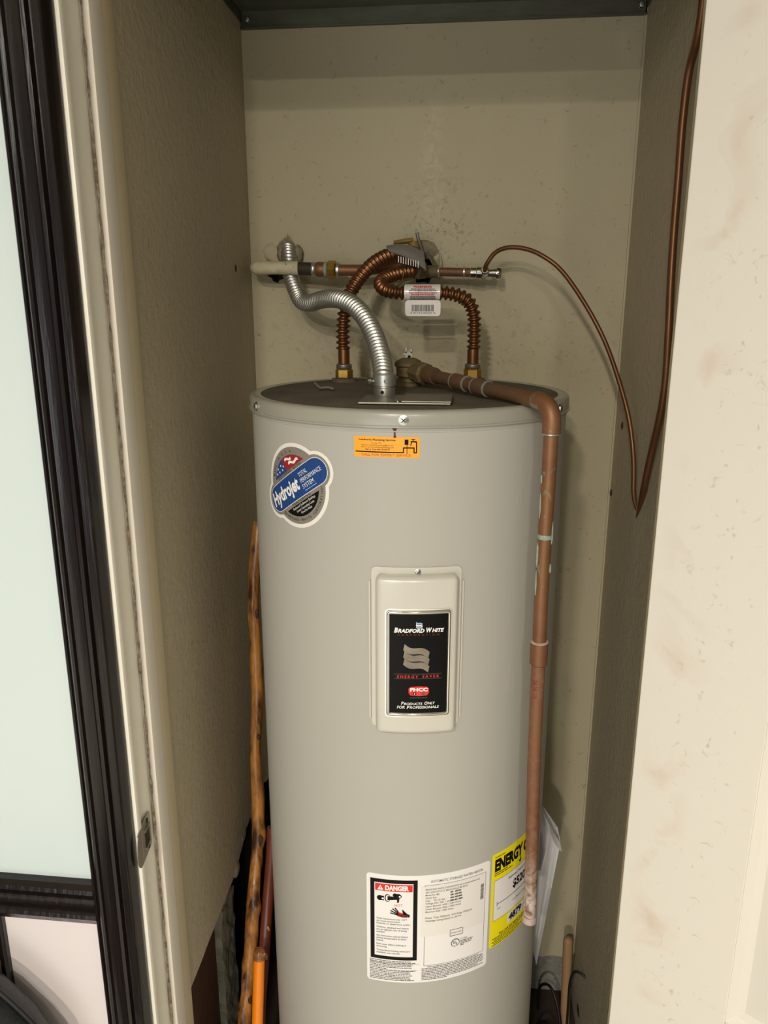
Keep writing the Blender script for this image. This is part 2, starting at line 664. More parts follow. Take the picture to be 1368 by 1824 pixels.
h1 = ragged(0, 0, [(-0.404, 1.924), (-0.388, 1.934), (-0.372, 1.916), (-0.364, 1.890), (-0.382, 1.866), (-0.398, 1.856),
                   (-0.416, 1.850), (-0.438, 1.864), (-0.424, 1.882)], 3, 0.003)
h2 = ragged(0, 0, [(-0.106, 1.900), (-0.090, 1.906), (-0.072, 1.884), (-0.074, 1.862), (-0.086, 1.848), (-0.112, 1.850), (-0.118, 1.874)], 4, 0.002)
rnd = random.Random(12)
bot = [(XR, 0.10)] + [(XR - (XR - XL) * k / 40, 0.118 + rnd.uniform(-0.005, 0.005)) for k in range(1, 40)] + [(XL, 0.115)]
wall_back = link('wall_back', holed_slab([(XL, CEIL), (XR, CEIL)] + bot, [h1, h2],
                 lambda p, d: (p[0], YB + d, p[1]), 0.014), 'closet_paint', kind='structure')
link('bottom_plate', box_mesh(XL, XR, YB + 0.004, YB + 0.05, 0.0, 0.128, 0.003), 'plaster_rough', wall_back)
link('cavity', box_mesh(XL - 0.1, XR, YB + 0.06, YB + 0.08, 0.0, CEIL), 'void', wall_back)


def lump(name, parent, c, sx, sy, sz, material, seed, sub=3, rough=0.35, jit=0.10):
    rnd = random.Random(seed)
    bm = bmesh.new()
    bmesh.ops.create_icosphere(bm, subdivisions=sub, radius=1)
    off = [Vector((rnd.uniform(-1, 1), rnd.uniform(-1, 1), rnd.uniform(-1, 1))).normalized() for _ in range(9)]
    amp = [rnd.uniform(-rough, rough) for _ in range(9)]
    for v in bm.verts:
        d = v.co.normalized()
        k = 1 + sum(a * max(0, d.dot(o)) ** 3 for a, o in zip(amp, off)) + rnd.uniform(-jit, jit)
        v.co = Vector((c[0] + d.x * sx * k, c[1] + d.y * sy * k, c[2] + d.z * sz * k))
    return link(name, bm_mesh(bm), material, parent, smooth=50)


# blown-out plaster round the two pipe holes
lump('plaster_lump', wall_back, (-0.420, 1.722, 1.908), 0.030, 0.010, 0.032, 'closet_paint', 1, 3, 0.5)
lump('plaster_lump', wall_back, (-0.398, 1.716, 1.922), 0.012, 0.014, 0.024, 'torn_paper', 2, 3, 0.6, 0.16)
lump('plaster_lump', wall_back, (-0.366, 1.716, 1.902), 0.007, 0.012, 0.020, 'torn_paper', 3, 3, 0.6, 0.16)
lump('plaster_lump', wall_back, (-0.432, 1.717, 1.889), 0.010, 0.008, 0.008, 'torn_paper', 4, 3, 0.6, 0.16)
lump('plaster_lump', wall_back, (-0.096, 1.720, 1.918), 0.030, 0.010, 0.016, 'torn_paper', 5, 3, 0.6, 0.14)
lump('plaster_lump', wall_back, (-0.062, 1.719, 1.880), 0.006, 0.010, 0.024, 'closet_paint', 6, 3, 0.6, 0.14)
lump('plaster_lump', wall_back, (-0.120, 1.718, 1.892), 0.010, 0.010, 0.020, 'torn_paper', 8, 3, 0.6, 0.14)


def torn_flap(pts, seed):
    rnd = random.Random(seed)
    mb = MB()
    v = [(x, y + rnd.uniform(-0.003, 0.003), z) for x, y, z in pts]
    v2 = [(x, y + 0.0015, z) for x, y, z in v]
    n = len(v)
    mb.add(v + v2, [tuple(range(n)), tuple(range(2 * n - 1, n - 1, -1))] + [(i, (i + 1) % n, n + (i + 1) % n, n + i) for i in range(n)])
    return mb.mesh()


link('torn_paper_flap', torn_flap([(-0.398, 1.718, 1.914), (-0.386, 1.700, 1.948), (-0.376, 1.706, 1.930), (-0.372, 1.712, 1.908)], 5), 'torn_paper', wall_back)
link('torn_paper_flap', torn_flap([(-0.372, 1.712, 1.926), (-0.354, 1.694, 1.916), (-0.356, 1.700, 1.898), (-0.370, 1.716, 1.886)], 6), 'torn_paper', wall_back)
link('torn_paper_flap', torn_flap([(-0.092, 1.714, 1.912), (-0.074, 1.702, 1.898), (-0.058, 1.708, 1.872), (-0.070, 1.716, 1.872)], 7), 'torn_paper', wall_back)

# left wall: drywall broken off above a recess with a brown board and a grey stud
rnd = random.Random(21)
edge = []
for k in range(31):
    y = 1.075 + (YB - 1.075) * k / 30
    z = 0.588 + (y - 1.104) * 0.05
    if y > 1.38:
        z += 0.030 * min(1, (y - 1.38) / 0.06) + rnd.uniform(-0.012, 0.012)
    else:
        z += rnd.uniform(-0.0015, 0.0015)
    edge.append((y, z))
wall_left = link('wall_left', holed_slab([(YB, CEIL), (1.075, CEIL)] + edge, [], lambda p, d: (XL - d, p[0], p[1]), 0.014),
                 'closet_side_paint', kind='structure')
link('sheathing_board', box_mesh(-0.520, -0.500, 1.02, 1.306, 0.0, 0.66, 0.002), 'board_brown', wall_left)
bm = bmesh.new()
me = box_mesh(-0.545, -0.488, 1.310, 1.392, 0.0, 0.575)
bm.from_mesh(me)
bmesh.ops.subdivide_edges(bm, edges=[e for e in bm.edges if abs(e.verts[0].co.z - e.verts[1].co.z) > 0.1], cuts=26)
bmesh.ops.subdivide_edges(bm, edges=[e for e in bm.edges if abs(e.verts[0].co.y - e.verts[1].co.y) > 0.05], cuts=5)
rnd = random.Random(5)
for v in bm.verts:
    v.co += Vector((rnd.uniform(0, 0.006), rnd.uniform(-0.005, 0.005), rnd.uniform(-0.004, 0.004) - max(0, v.co.z - 0.55) * rnd.uniform(0, 1.2)))
link('stud', bm_mesh(bm), 'stud_grey', wall_left)
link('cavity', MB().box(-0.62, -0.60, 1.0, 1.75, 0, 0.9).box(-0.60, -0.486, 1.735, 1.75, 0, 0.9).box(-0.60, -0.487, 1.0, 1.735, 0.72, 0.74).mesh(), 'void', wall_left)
lump('plaster_lump', wall_left, (-0.478, 1.395, 0.606), 0.008, 0.020, 0.016, 'torn_paper', 31)
lump('plaster_lump', wall_left, (-0.479, 1.325, 0.590), 0.006, 0.022, 0.014, 'stud_grey', 32)
lump('plaster_lump', wall_left, (-0.478, 1.46, 0.640), 0.007, 0.022, 0.016, 'torn_paper', 33)
lump('pipe_scuff', wall_left, (-0.4745, 1.60, 1.874), 0.004, 0.006, 0.010, 'iron_dark', 34)

wall_right = link('wall_right', box_mesh(XR, XR + 0.014, YF1, YB, 0.0, CEIL), 'closet_side_paint', kind='structure')
#link('rough_plaster_patch', box_mesh(XR - 0.0015, XR + 0.001, 1.44, YB - 0.002, 0.05, 1.16, 0.0012), 'plaster_rough', wall_right)
link('corner_bead', box_mesh(XR - 0.004, XR + 0.001, YB - 0.004, YB, 0.12, CEIL), 'closet_paint', wall_right)
lump('plaster_chip', wall_right, (XR, 1.640, 1.56), 0.003, 0.008, 0.007, 'board_brown', 41, 2)
lump('plaster_chip', wall_right, (XR, 1.700, 1.40), 0.003, 0.006, 0.008, 'board_brown', 42, 2)
lump('plaster_chip', wall_back, (0.176, YB, 0.412), 0.010, 0.003, 0.010, 'iron_dark', 43, 2)
lump('plaster_chip', wall_back, (0.212, YB, 0.382), 0.006, 0.003, 0.012, 'stud_grey', 44, 2)
lump('plaster_chip', wall_right, (XR, 1.60, 0.07), 0.003, 0.016, 0.012, 'void', 45, 2)

# front wall of the room around the closet opening
link('wall_front', box_mesh(-2.2, -0.489, YF0, YF1 - 0.09, 0, CEIL), 'room_paint', kind='structure')
link('wall_header', box_mesh(-0.489, 0.305, YF0, YF1, HEAD, CEIL), 'room_paint', kind='structure')
link('wall_side', box_mesh(0.345, 2.2, YF0 + 0.04, YF1, 0, CEIL), 'room_paint', kind='structure')

# left jamb with stop, foam strip, strike plate
jamb = link('trim_1', box_mesh(-0.489, -0.471, 0.937, 1.000, 0, HEAD, 0.002), 'jamb_white', kind='structure')
link('edge_bead', box_mesh(-0.489, -0.4630, 0.9325, 0.946, 0, HEAD, 0.003), 'jamb_white', jamb, smooth=40)
link('door_stop', box_mesh(-0.489, -0.459, 1.000, 1.036, 0, HEAD, 0.003), 'jamb_grey', jamb, smooth=40)
rnd = random.Random(3)
pts = [(-0.4680 + rnd.uniform(-0.0006, 0.0006), 0.9985, HEAD * k / 160) for k in range(161)]
rr = [0.0017 + rnd.uniform(-0.0008, 0.0008) for _ in range(161)]
link('foam_strip', wmesh(*sweep(pts, lambda s, a: rr[min(160, int(s / HEAD * 160))], 8)), 'foam_strip', jamb, smooth=60)
link('back_lining', box_mesh(-0.489, -0.462, 1.036, 1.075, 0, HEAD, 0.002), 'jamb_beige', jamb, smooth=40)


def JP(u, v, l):       # strike plate: u = depth from the room, v = up, l = out of the jamb
    return (-0.4616 - (u + 0.038) * 0.125 + l, 0.956 + u, 1.018 + v)


strike_poly = [(-0.036 + 0.020 * (1 - math.cos(R(t))) if False else -0.038 + 0.016 * (abs(t) / 90.0) ** 2, 0.030 * math.sin(R(t))) for t in range(-90, 91, 15)]
strike_poly = strike_poly + [(0.026, 0.030), (0.030, 0.026), (0.030, -0.026), (0.026, -0.030)]
sp = link('strike_plate', sheet(strike_poly, JP, 0.004, 0.0, 0.0016), 'nickel', jamb, label='nickel strike plate with a rounded lip')
link('latch_hole', sheet([(0.000, -0.013), (0.016, -0.013), (0.016, 0.013), (0.000, 0.013)], JP, 0.02, 0.0015, 0.0020), 'iron_dark', sp)
link('lip_fold', sheet([(-0.0135, -0.0295), (-0.0123, -0.0295), (-0.0123, 0.0295), (-0.0135, 0.0295)], JP, 0.02, 0.0015, 0.0022), 'steel_dull', sp)
for fr in ([(0.016, -0.017), (0.019, -0.017), (0.019, 0.017), (0.016, 0.017)], [(-0.003, 0.013), (0.016, 0.013), (0.016, 0.017), (-0.003, 0.017)], [(-0.003, -0.017), (0.016, -0.017), (0.016, -0.013), (-0.003, -0.013)]):
    link('latch_rim', sheet(fr, JP, 0.02, 0.0015, 0.0042), 'nickel', sp)
for zz in (-0.0225, 0.0225):
    link('screw', lathe_mesh([(0.0040, 0), (0.0040, 0.0008), (0.0028, 0.0016)], JP(0.014, zz, 0.0014), (1, 0.12, 0), 14), 'iron_dark', sp, smooth=40)

# right jamb and head lining
rj = link('trim_2', box_mesh(0.266, 0.345, 0.992, 1.062, 0, HEAD, 0.002), 'jamb_beige', kind='structure')
link('trim_3', box_mesh(-0.471, 0.262, 0.95, YF1, HEAD - 0.018, HEAD, 0.002), 'jamb_white', kind='structure')

# ---- white panelled closet door, swung far open on the right
door = empty('door_1', (0.238, 0.94, 0.0), kind='structure')
door.rotation_euler = (0, 0, R(145 - 180))
bpy.context.view_layer.update()
# local: x along the door from the hinge, y = away from the viewer through the thickness, z up
DW, DH, ST = 0.70, 2.32, 0.154


def dpart(name, x0, x1, y0, y1, z0, z1, bev=0.0015, m='door_paint'):
    return link(name, box_mesh(x0, x1, y0, y1, z0, z1, bev), m, door)


dpart('stile', 0.0, ST, 0.0, 0.035, 0.012, DH)
dpart('stile', DW - ST, DW, 0.0, 0.035, 0.012, DH)
for z0, z1, nm in ((0.012, 0.26, 'rail'), (0.70, 0.884, 'rail'), (DH - 0.16, DH, 'rail')):
    dpart(nm, ST, DW - ST, 0.0, 0.035, z0, z1)


def panel_mesh(x0, x1, z0, z1):
    steps = [(0.0, 0.001), (0.010, 0.009), (0.020, 0.011), (0.058, 0.003), (0.062, 0.003)]
    v, f = [], []
    for ins, y in steps:
        v += [(x0 + ins, y, z0 + ins), (x1 - ins, y, z0 + ins), (x1 - ins, y, z1 - ins), (x0 + ins, y, z1 - ins)]
    for i in range(len(steps) - 1):
        for k in range(4):
            k2 = (k + 1) % 4
            f.append((4 * i + k, 4 * i + k2, 4 * i + 4 + k2, 4 * i + 4 + k))
    e = 4 * (len(steps) - 1)
    f.append((e, e + 1, e + 2, e + 3))
    b = len(v)
    v += [(x0, 0.03, z0), (x1, 0.03, z0), (x1, 0.03, z1), (x0, 0.03, z1)]
    f.append((b + 3, b + 2, b + 1, b))
    for k in range(4):
        f.append((k, b + k, b + (k + 1) % 4, (k + 1) % 4))
    mb = MB()
    mb.add(v, f)
    return mb.mesh()


link('panel', panel_mesh(ST, DW - ST, 0.884, DH - 0.16), 'door_paint', door)
link('panel', panel_mesh(ST, DW - ST, 0.26, 0.70), 'door_paint', door)
for zz in (0.30, 1.16, 2.10):
    link('hinge', lathe_mesh([(0.006, -0.045), (0.006, 0.045)], (-0.004, 0.041, zz), (0, 0, 1), 14), 'nickel', door, smooth=40)

# ---- dark wood door with pale glazed panels, on the wall left of the closet
ddoor = empty('door_2', (-0.82, 0.915, 0.0), kind='structure')


def dd(name, me, m, parent=None, **kw):
    o = link(name, me, m, **kw)
    return keep(o, ddoor) if parent is None else setattr(o, 'parent', parent) or o


def stile_profile(x1, w, yb, sgn=1):
    # moulded stile seen from the room, x1 = outer edge
    pr = [(0, 0), (0, -0.026), (0.0025, -0.030), (0.011, -0.030), (0.013, -0.026), (0.015, -0.026), (0.017, -0.033), (0.021, -0.035),
          (0.024, -0.033), (0.026, -0.0285), (0.034, -0.0275), (0.042, -0.0285), (0.044, -0.033), (0.047, -0.0345), (0.050, -0.032),
          (0.052, -0.024), (0.055, -0.022), (0.057, -0.026), (0.060, -0.026), (0.063, -0.022), (0.065, -0.014), (0.065, 0)]
    return [(x1 - sgn * p[0] * w / 0.065, yb + p[1]) for p in pr]


DX1, DX0 = -0.468, -1.257
dd('stile', extrude_profile(stile_profile(DX1, 0.065, 0.930), 'z', 0.02, 2.30), 'dark_wood', smooth=35)
dd('stile', extrude_profile(stile_profile(DX0, 0.065, 0.930, -1), 'z', 0.02, 2.30), 'dark_wood', smooth=35)
rail_pr = [(0.930, 0.0), (0.912, 0.0), (0.906, 0.010), (0.902, 0.016), (0.904, 0.022), (0.910, 0.026), (0.905, 0.030), (0.902, 0.040),
           (0.905, 0.050), (0.911, 0.053), (0.905, 0.056), (0.901, 0.061), (0.903, 0.067), (0.910, 0.072), (0.930, 0.072)]


def rail(z, s=1.0):
    return extrude_profile([(y, z + h * s) for y, h in rail_pr], 'x', DX0 + 0.06, DX1 - 0.06)


dd('rail', rail(0.896), 'dark_wood', smooth=35)
dd('rail', rail(2.18, 1.6), 'dark_wood', smooth=35)
dd('rail', rail(0.02, 2.0), 'dark_wood', smooth=35)
dd('pane', box_mesh(DX0 + 0.06, DX1 - 0.06, 0.9225, 0.928, 0.962, 2.185), 'frosted_glass', label='pale frosted glass pane')
wp = (DX1 - DX0 - 0.13 - 3 * 0.013) / 4
for k in range(4):
    x1 = DX1 - 0.065 - k * (wp + 0.013)
    dd('panel', box_mesh(x1 - wp - 0.004, x1 + 0.004, 0.9225, 0.928, 0.155, 0.900), 'white_panel', label='warm white lower panel')
    if k < 3:
        dd('muntin', extrude_profile([(x1 - wp, 0.930), (x1 - wp, 0.915), (x1 - wp - 0.003, 0.910), (x1 - wp - 0.010, 0.910), (x1 - wp - 0.013, 0.915), (x1 - wp - 0.013, 0.930)],
                                     'z', 0.15, 0.90), 'dark_wood', smooth=30)

# ------------------------------------------------------------------ galvanised sheet overhead
pan = empty('sheet_metal_panel', (-0.07, 1.4, 2.36), label='dull galvanised sheet metal panel overhead with a folded rear flange', category='sheet metal')


def pp(name, me, m, parent=None, **kw):
    o = link(name, me, m, **kw)
    return keep(o, parent or pan)


pp('panel', box_mesh(XL + 0.001, XR - 0.001, 1.10, YB - 0.001, 2.372, 2.375), 'galvanized')
pp('rear_flange', MB().box(XL + 0.001, XR - 0.001, YB - 0.004, YB - 0.001, 2.341, 2.372).box(XL + 0.001, XR - 0.001, YB - 0.009, YB - 0.001, 2.3395, 2.3425).mesh(), 'galvanized')
pp('side_flange', MB().box(XL + 0.001, XL + 0.003, 1.10, YB - 0.004, 2.352, 2.372).mesh(), 'galvanized')
pp('side_flange', MB().box(XR - 0.003, XR - 0.001, 1.10, YB - 0.004, 2.352, 2.372).mesh(), 'galvanized')
for x, z in ((-0.458, 2.357), (0.316, 2.357)):
    sc = pp('screw', lathe_mesh([(0.0065, 0), (0.0065, 0.001), (0.0055, 0.002), (0.005, 0.0045), (0.003, 0.005)], (x, YB - 0.004, z), (0, -1, 0), 12), 'screw_zinc', smooth=35)

# ------------------------------------------------------------------ water heater
AX, AY, RB, RC, ZT = -0.0985, 1.346, 0.2695, 0.2735, 1.658
DEG = R(1) * RB                                # metres of arc per degree
heater = empty('water_heater', (AX, AY, 0.0), label='tall light grey cylindrical electric water heater standing in the closet', category='water heater')


def hp(name, me, m=None, parent=None, **kw):
    o = link(name, me, m, **kw)
    if parent is not None:
        o.parent = parent
        o.matrix_parent_inverse = Matrix.Identity(4)
        return o
    return keep(o, heater)


def sub(name, me, m, parent, **kw):
    """sub-part; parent was placed with keep() so its own matrix is identity"""
    o = link(name, me, m, **kw)
    o.parent = parent
    o.matrix_parent_inverse = Matrix.Translation(-Vector(heater.location)) @ Matrix.Translation(Vector(heater.location))
    return o


def cyl(theta0, z0, r=RB):
    """mapping of a flat sheet wrapped round the tank: u metres of arc to the right of theta0, v up from z0"""
    def fn(u, v, l):
        a = R(theta0) + u / r
        return (AX + (r + l) * math.sin(a), AY - (r + l) * math.cos(a), z0 + v)
    return fn


hp('tank_body', lathe_mesh([(RB - 0.01, 0.03), (RB, 0.034), (RB, 0.5), (RB, 1.0), (RB, 1.5), (RB, 1.640)], (AX, AY, 0), (0, 0, 1), 128), 'tank_paint', smooth=40)
hp('base_ring', lathe_mesh([(RB - 0.012, 0.0), (RB - 0.012, 0.032)], (AX, AY, 0), (0, 0, 1), 64), 'tank_paint', smooth=40)
cap = hp('top_cap', lathe_mesh([(RB + 0.0006, 1.6345), (RC + 0.0012, 1.6338), (RC + 0.0012, 1.6362), (RC, 1.637), (RC, 1.6515), (RC - 0.0012, 1.6550), (RC - 0.0045, 1.6578),
                          (RC - 0.010, 1.6585), (RC - 0.016, 1.6575), (RC - 0.02, 1.6565), (0.01, 1.6565)], (AX, AY, 0), (0, 0, 1), 128), 'cap_paint', smooth=40)
hp('body_bead', lathe_mesh([(RB, 1.6265), (RB + 0.0012, 1.6275), (RB + 0.0012, 1.629), (RB, 1.630)], (AX, AY, 0), (0, 0, 1), 128, closed_ends=False), 'tank_paint', smooth=60)
hp('dust_film', lathe_mesh([(RC - 0.013, 1.6560), (RC - 0.022, 1.6573), (0.12, 1.6578), (0.01, 1.6576)], (AX, AY, 0), (0, 0, 1), 96), 'dust', smooth=40, label='brown dust lying on the heater top')


def screw_at(theta, z, r, rad=0.0055, parent=None, m='screw_zinc'):
    a = R(theta)
    d = Vector((math.sin(a), -math.cos(a), 0))
    o = Vector((AX, AY, z)) + d * (r - 0.001)
    mb = MB()
    mb.add(*lathe([(rad * 1.35, 0), (rad * 1.35, 0.0018), (rad, 0.0022), (rad * 0.92, 0.0045), (rad * 0.5, 0.0050)], o, d, 12))
    me = wmesh(mb.v, mb.f)
    s_ = hp('screw', me, m, smooth=30)
    t = d.cross(Vector((0, 0, 1))).normalized()
    u = (t + Vector((0, 0, 1))).normalized()
    w = d.cross(u)
    c = o + d * 0.0051
    vv = []
    for L_, W_ in ((u, w), (w, u)):
        vv.append([c + L_ * rad * 0.75 + W_ * rad * 0.12, c - L_ * rad * 0.75 + W_ * rad * 0.12, c - L_ * rad * 0.75 - W_ * rad * 0.12, c + L_ * rad * 0.75 - W_ * rad * 0.12])
    k = MB()
    for q in vv:
        k.add([p - d * 0.0005 for p in q] + q, [(0, 1, 2, 3), (7, 6, 5, 4), (0, 4, 5, 1), (1, 5, 6, 2), (2, 6, 7, 3), (3, 7, 4, 0)])
    sub('screw_slot', k.mesh(), 'iron_dark', s_)
    return s_


screw_at(2.8, 1.6450, RC)
screw_at(-58.0, 1.6455, RC)
screw_at(64.0, 1.6455, RC)

# rust run below the cap
p = Print(cyl(0, 1.6))
px = [(-0.0028, 0.0345), (0.0050, 0.0345), (0.0030, 0.030), (0.0020, 0.024), (0.0022, 0.018), (0.0008, 0.012), (-0.0002, 0.017), (0.0004, 0.024), (-0.0006, 0.030)]
p.convex([(-0.0042, 0.0345), (0.0050, 0.0345), (0.0024, 0.0300), (-0.0012, 0.0300)], 'rust', 0.0010)
p.convex([(-0.0010, 0.0300), (0.0022, 0.0300), (0.0016, 0.0235), (-0.0004, 0.0235)], 'rust', 0.0010)
p.convex([(-0.0004, 0.0235), (0.0018, 0.0235), (0.0030, 0.0195), (-0.0012, 0.0195)], 'rust', 0.0010)
p.build('rust_run', heater)

# ---- four-lobed product sticker
fn = cyl(0, 0)
HC, HA = (-35.4 * DEG, 1.5345), R(33)
ca, sa = math.cos(HA), math.sin(HA)


def rotf(u, v, l):
    return fn(HC[0] + u * ca - v * sa, HC[1] + u * sa + v * ca, l)


def rotp(poly):
    return [(HC[0] + u * ca - v * sa, HC[1] + u * sa + v * ca) for u, v in poly]


def capsule(hl, r, n=12):
    c = hl - r
    return [(c + r * math.cos(R(-90 + 180 * k / n)), r * math.sin(R(-90 + 180 * k / n))) for k in range(n + 1)] + \
           [(-c + r * math.cos(R(90 + 180 * k / n)), r * math.sin(R(90 + 180 * k / n))) for k in range(n + 1)]


def disc(r, n=40):
    return [(r * math.cos(2 * math.pi * k / n), r * math.sin(2 * math.pi * k / n)) for k in range(n)]


def segment(r, v0, top=True, n=24, a_lo=None, a_hi=None):
    a = math.degrees(math.asin(v0 / r))
    lo, hi = (a, 180 - a) if a_lo is None else (a_lo, a_hi)
    pts_ = [(r * math.cos(R(lo + (hi - lo) * k / n)), r * math.sin(R(lo + (hi - lo) * k / n))) for k in range(n + 1)]
    return pts_ if top else [(x, -y) for x, y in pts_]


sticker = hp('cloverleaf_sticker', sheet(rotp(disc(0.066)), fn, 0.006, 0, 0.0003), 'sticker_white', smooth=30, label='silver, blue and white four-lobed product sticker')
p = Print(fn)
p.convex(rotp(capsule(0.0820, 0.0312)), 'sticker_white', 0.0003)
p.convex(rotp(disc(0.0600)), 'silver_foil', 0.0005)
p.convex(rotp(capsule(0.0765, 0.0262)), 'silver_foil', 0.0006)
seg = segment(0.0480, 0.0266)
p.convex(rotp(seg), 'ink_flagred', 0.0008)
p.convex(rotp([q for q in segment(0.0480, 0.0266) if q[0] < -0.004] + [(-0.004, 0.0266)]), 'ink_blue', 0.0010)
for wv in ((0.000, 0.0425), (0.006, 0.0345)):
    pts_ = [(wv[0] + 0.0040 * k, wv[1] + 0.0018 * math.sin(k * 1.5) - 0.0005 * k) for k in range(7)]
    pts_ = [q for q in pts_ if math.hypot(*q) < 0.046]
    for a_, b_ in zip(pts_, pts_[1:]):
        p.convex(rotp([(a_[0], a_[1] - 0.002), (b_[0], b_[1] - 0.002), (b_[0], b_[1] + 0.002), (a_[0], a_[1] + 0.002)]), 'ink_white', 0.0011)
for su, sv in ((-0.030, 0.0325), (-0.022, 0.0325), (-0.013, 0.0325), (-0.024, 0.0385), (-0.014, 0.0400), (-0.008, 0.0365)):
    star = []
    for k in range(10):
        rr_ = 0.0024 if k % 2 == 0 else 0.0010
        star.append((su + rr_ * math.cos(R(90 + 36 * k)), sv + rr_ * math.sin(R(90 + 36 * k))))
    for k in range(5):
        p.convex(rotp([star[2 * k], star[(2 * k + 1) % 10], (su, sv), star[(2 * k - 1) % 10]]), 'ink_white', 0.0012)
p.convex(rotp(segment(0.0480, 0.0266, False)), 'ink_black', 0.0008)
p.convex(rotp(capsule(0.0728, 0.0212)), 'ink_white', 0.0008)
p.convex(rotp(capsule(0.0718, 0.0203)), 'ink_blue', 0.0010)
q = Print(rotf)
q.text('Hydrojet', -0.0665, -0.0080, 0.0200, 'ink_white', w=0.076, shear=0.12, bold=0.035, lift=0.0012)
q.text('TOTAL', 0.0165, 0.0068, 0.0066, 'ink_white', w=0.020, lift=0.0012)
q.text('PERFORMANCE', 0.0155, -0.0026, 0.0066, 'ink_white', w=0.047, lift=0.0012)
q.text('SYSTEM', 0.0145, -0.0120, 0.0066, 'ink_white', w=0.026, lift=0.0012)
q.greek(0.016, 0.046, -0.0162, 0.0012, 'ink_skyblue', random.Random(2), lift=0.0012)
q.text('EQUIPPED WITH', 0, 0.0220, 0.0036, 'ink_black', w=0.062, align='C', lift=0.0012, space=1.4)
q.text('FEATURING', 0, -0.0252, 0.0036, 'ink_black', w=0.044, align='C', lift=0.0012, space=1.4)
q.text('Reduced Sediment Buildup', 0.002, -0.0318, 0.0036, 'ink_white', w=0.054, align='C', lift=0.0012)
q.text('Lower Operating Costs', 0.002, -0.0374, 0.0036, 'ink_white', w=0.042, align='C', lift=0.0012)
q.text('More Hot Water', 0.002, -0.0428, 0.0034, 'ink_white', w=0.026, align='C', lift=0.0012)
for t_, r_, a0_, a1_, inw in (('MADE IN U.S.A.', 0.0515, 138, 62, True), ('BRADFORD WHITE CORPORATION', 0.0555, -152, -28, False)):
    q.arc(t_, 0, 0, r_, a0_, a1_, 0.0040, 'ink_black', inw, 0.01)
o1 = p.build('print', None)
o1.parent = sticker
o2 = q.build('lettering', None)
o2.parent = sticker

# ---- orange plumber's sticker
TH0 = -12.5
ow, oh = 20.25 * DEG, 0.0300
f2 = cyl(TH0, 1.5905)
osk = hp('service_sticker', sheet(rrect(0, 0, ow, oh, 0.003), f2, 0.006, 0, 0.0003), 'sticker_orange', smooth=30, label='small orange service sticker under the cap')
p = Print(f2)
p.text("Lambert's Plumbing Service", 0.0075, 0.0242, 0.0026, 'ink_black', w=0.053, bold=0.02)
p.text('Forney, TX', 0.0330, 0.0198, 0.0018, 'ink_black', w=0.014, align='C')
p.text('Email to: lambertsplumbing@live.com', 0.0345, 0.0168, 0.0018, 'ink_black', w=0.046, align='C')
p.text('Visit us at www.lambertplumbing.com', 0.0345, 0.0138, 0.0018, 'ink_black', w=0.048, align='C')
p.text('Call or Text 469-334-8775', 0.0345, 0.0105, 0.0021, 'ink_black', w=0.036, align='C', bold=0.015)
p.text('CALL FOR EXPERT SERVICE', 0.0105, 0.0020, 0.0034, 'sticker_orange_dark', w=0.072, bold=0.03)
p.line([(0.0025, 0.0078), (0.0720, 0.0078), (0.0720, 0.0145), (0.0870, 0.0145), (0.0870, 0.0075), (0.0905, 0.0075), (0.0905, 0.0225), (0.0850, 0.0240)], 0.0017, 'ink_black')
p.rect(0.0735, 0.0190, 0.0790, 0.0265, 'ink_black'); p.rect(0.0765, 0.0060, 0.0775, 0.0190, 'ink_black')
p.rect(0.0820, 0.0225, 0.0905, 0.0245, 'ink_black'); p.rect(0.0850, 0.0245, 0.0862, 0.0270, 'ink_black'); p.rect(0.0825, 0.0262, 0.0888, 0.0274, 'ink_black')
p.line([(0.0835, 0.0225), (0.0822, 0.0180)], 0.0014, 'ink_black')
p.build('print', None).parent = osk

# ---- access panel with raised cover and nameplate
f3 = cyl(7.3, 1.2865)                       # centre of the cover
fl = hp('access_panel', sheet(rrect(-0.0678, -0.1250, 0.0678, 0.1395, 0.008), f3, 0.006, 0, 0.0022), 'panel_plastic', smooth=30, label='light grey access panel with a raised cover')


def cover_mesh(u0, v0, u1, v1, r, fn_, prof):
    v, f = [], []
    n = None
    for ins, h in prof:
        lp = rrect(u0 + ins, v0 + ins, u1 - ins, v1 - ins, max(0.002, r - ins), 6)
        # add points along top and bottom edges so the cover follows the tank
        dense = []
        for i, a in enumerate(lp):
            b = lp[(i + 1) % len(lp)]
            dense.append(a)
            if abs(b[0] - a[0]) > 0.03:
                for k in range(1, 10):
                    dense.append((a[0] + (b[0] - a[0]) * k / 10, a[1] + (b[1] - a[1]) * k / 10))
        n = len(dense)
        v += [fn_(u, w_, h) for u, w_ in dense]
    for i in range(len(prof) - 1):
        for k in range(n):
            k2 = (k + 1) % n
            f.append((i * n + k, i * n + k2, (i + 1) * n + k2, (i + 1) * n + k))
    # cap: pair points of the last loop by their u
    last = [((i), d) for i, d in enumerate(dense)]
    topp = sorted([t for t in last if t[1][1] > (v0 + v1) / 2], key=lambda t: (round(t[1][0], 6), -t[1][1]))
    botp = sorted([t for t in last if t[1][1] <= (v0 + v1) / 2], key=lambda t: (round(t[1][0], 6), t[1][1]))
    b = (len(prof) - 1) * n
    for i in range(min(len(topp), len(botp)) - 1):
        f.append((b + botp[i][0], b + botp[i + 1][0], b + topp[i + 1][0], b + topp[i][0]))
    return wmesh(v, f)


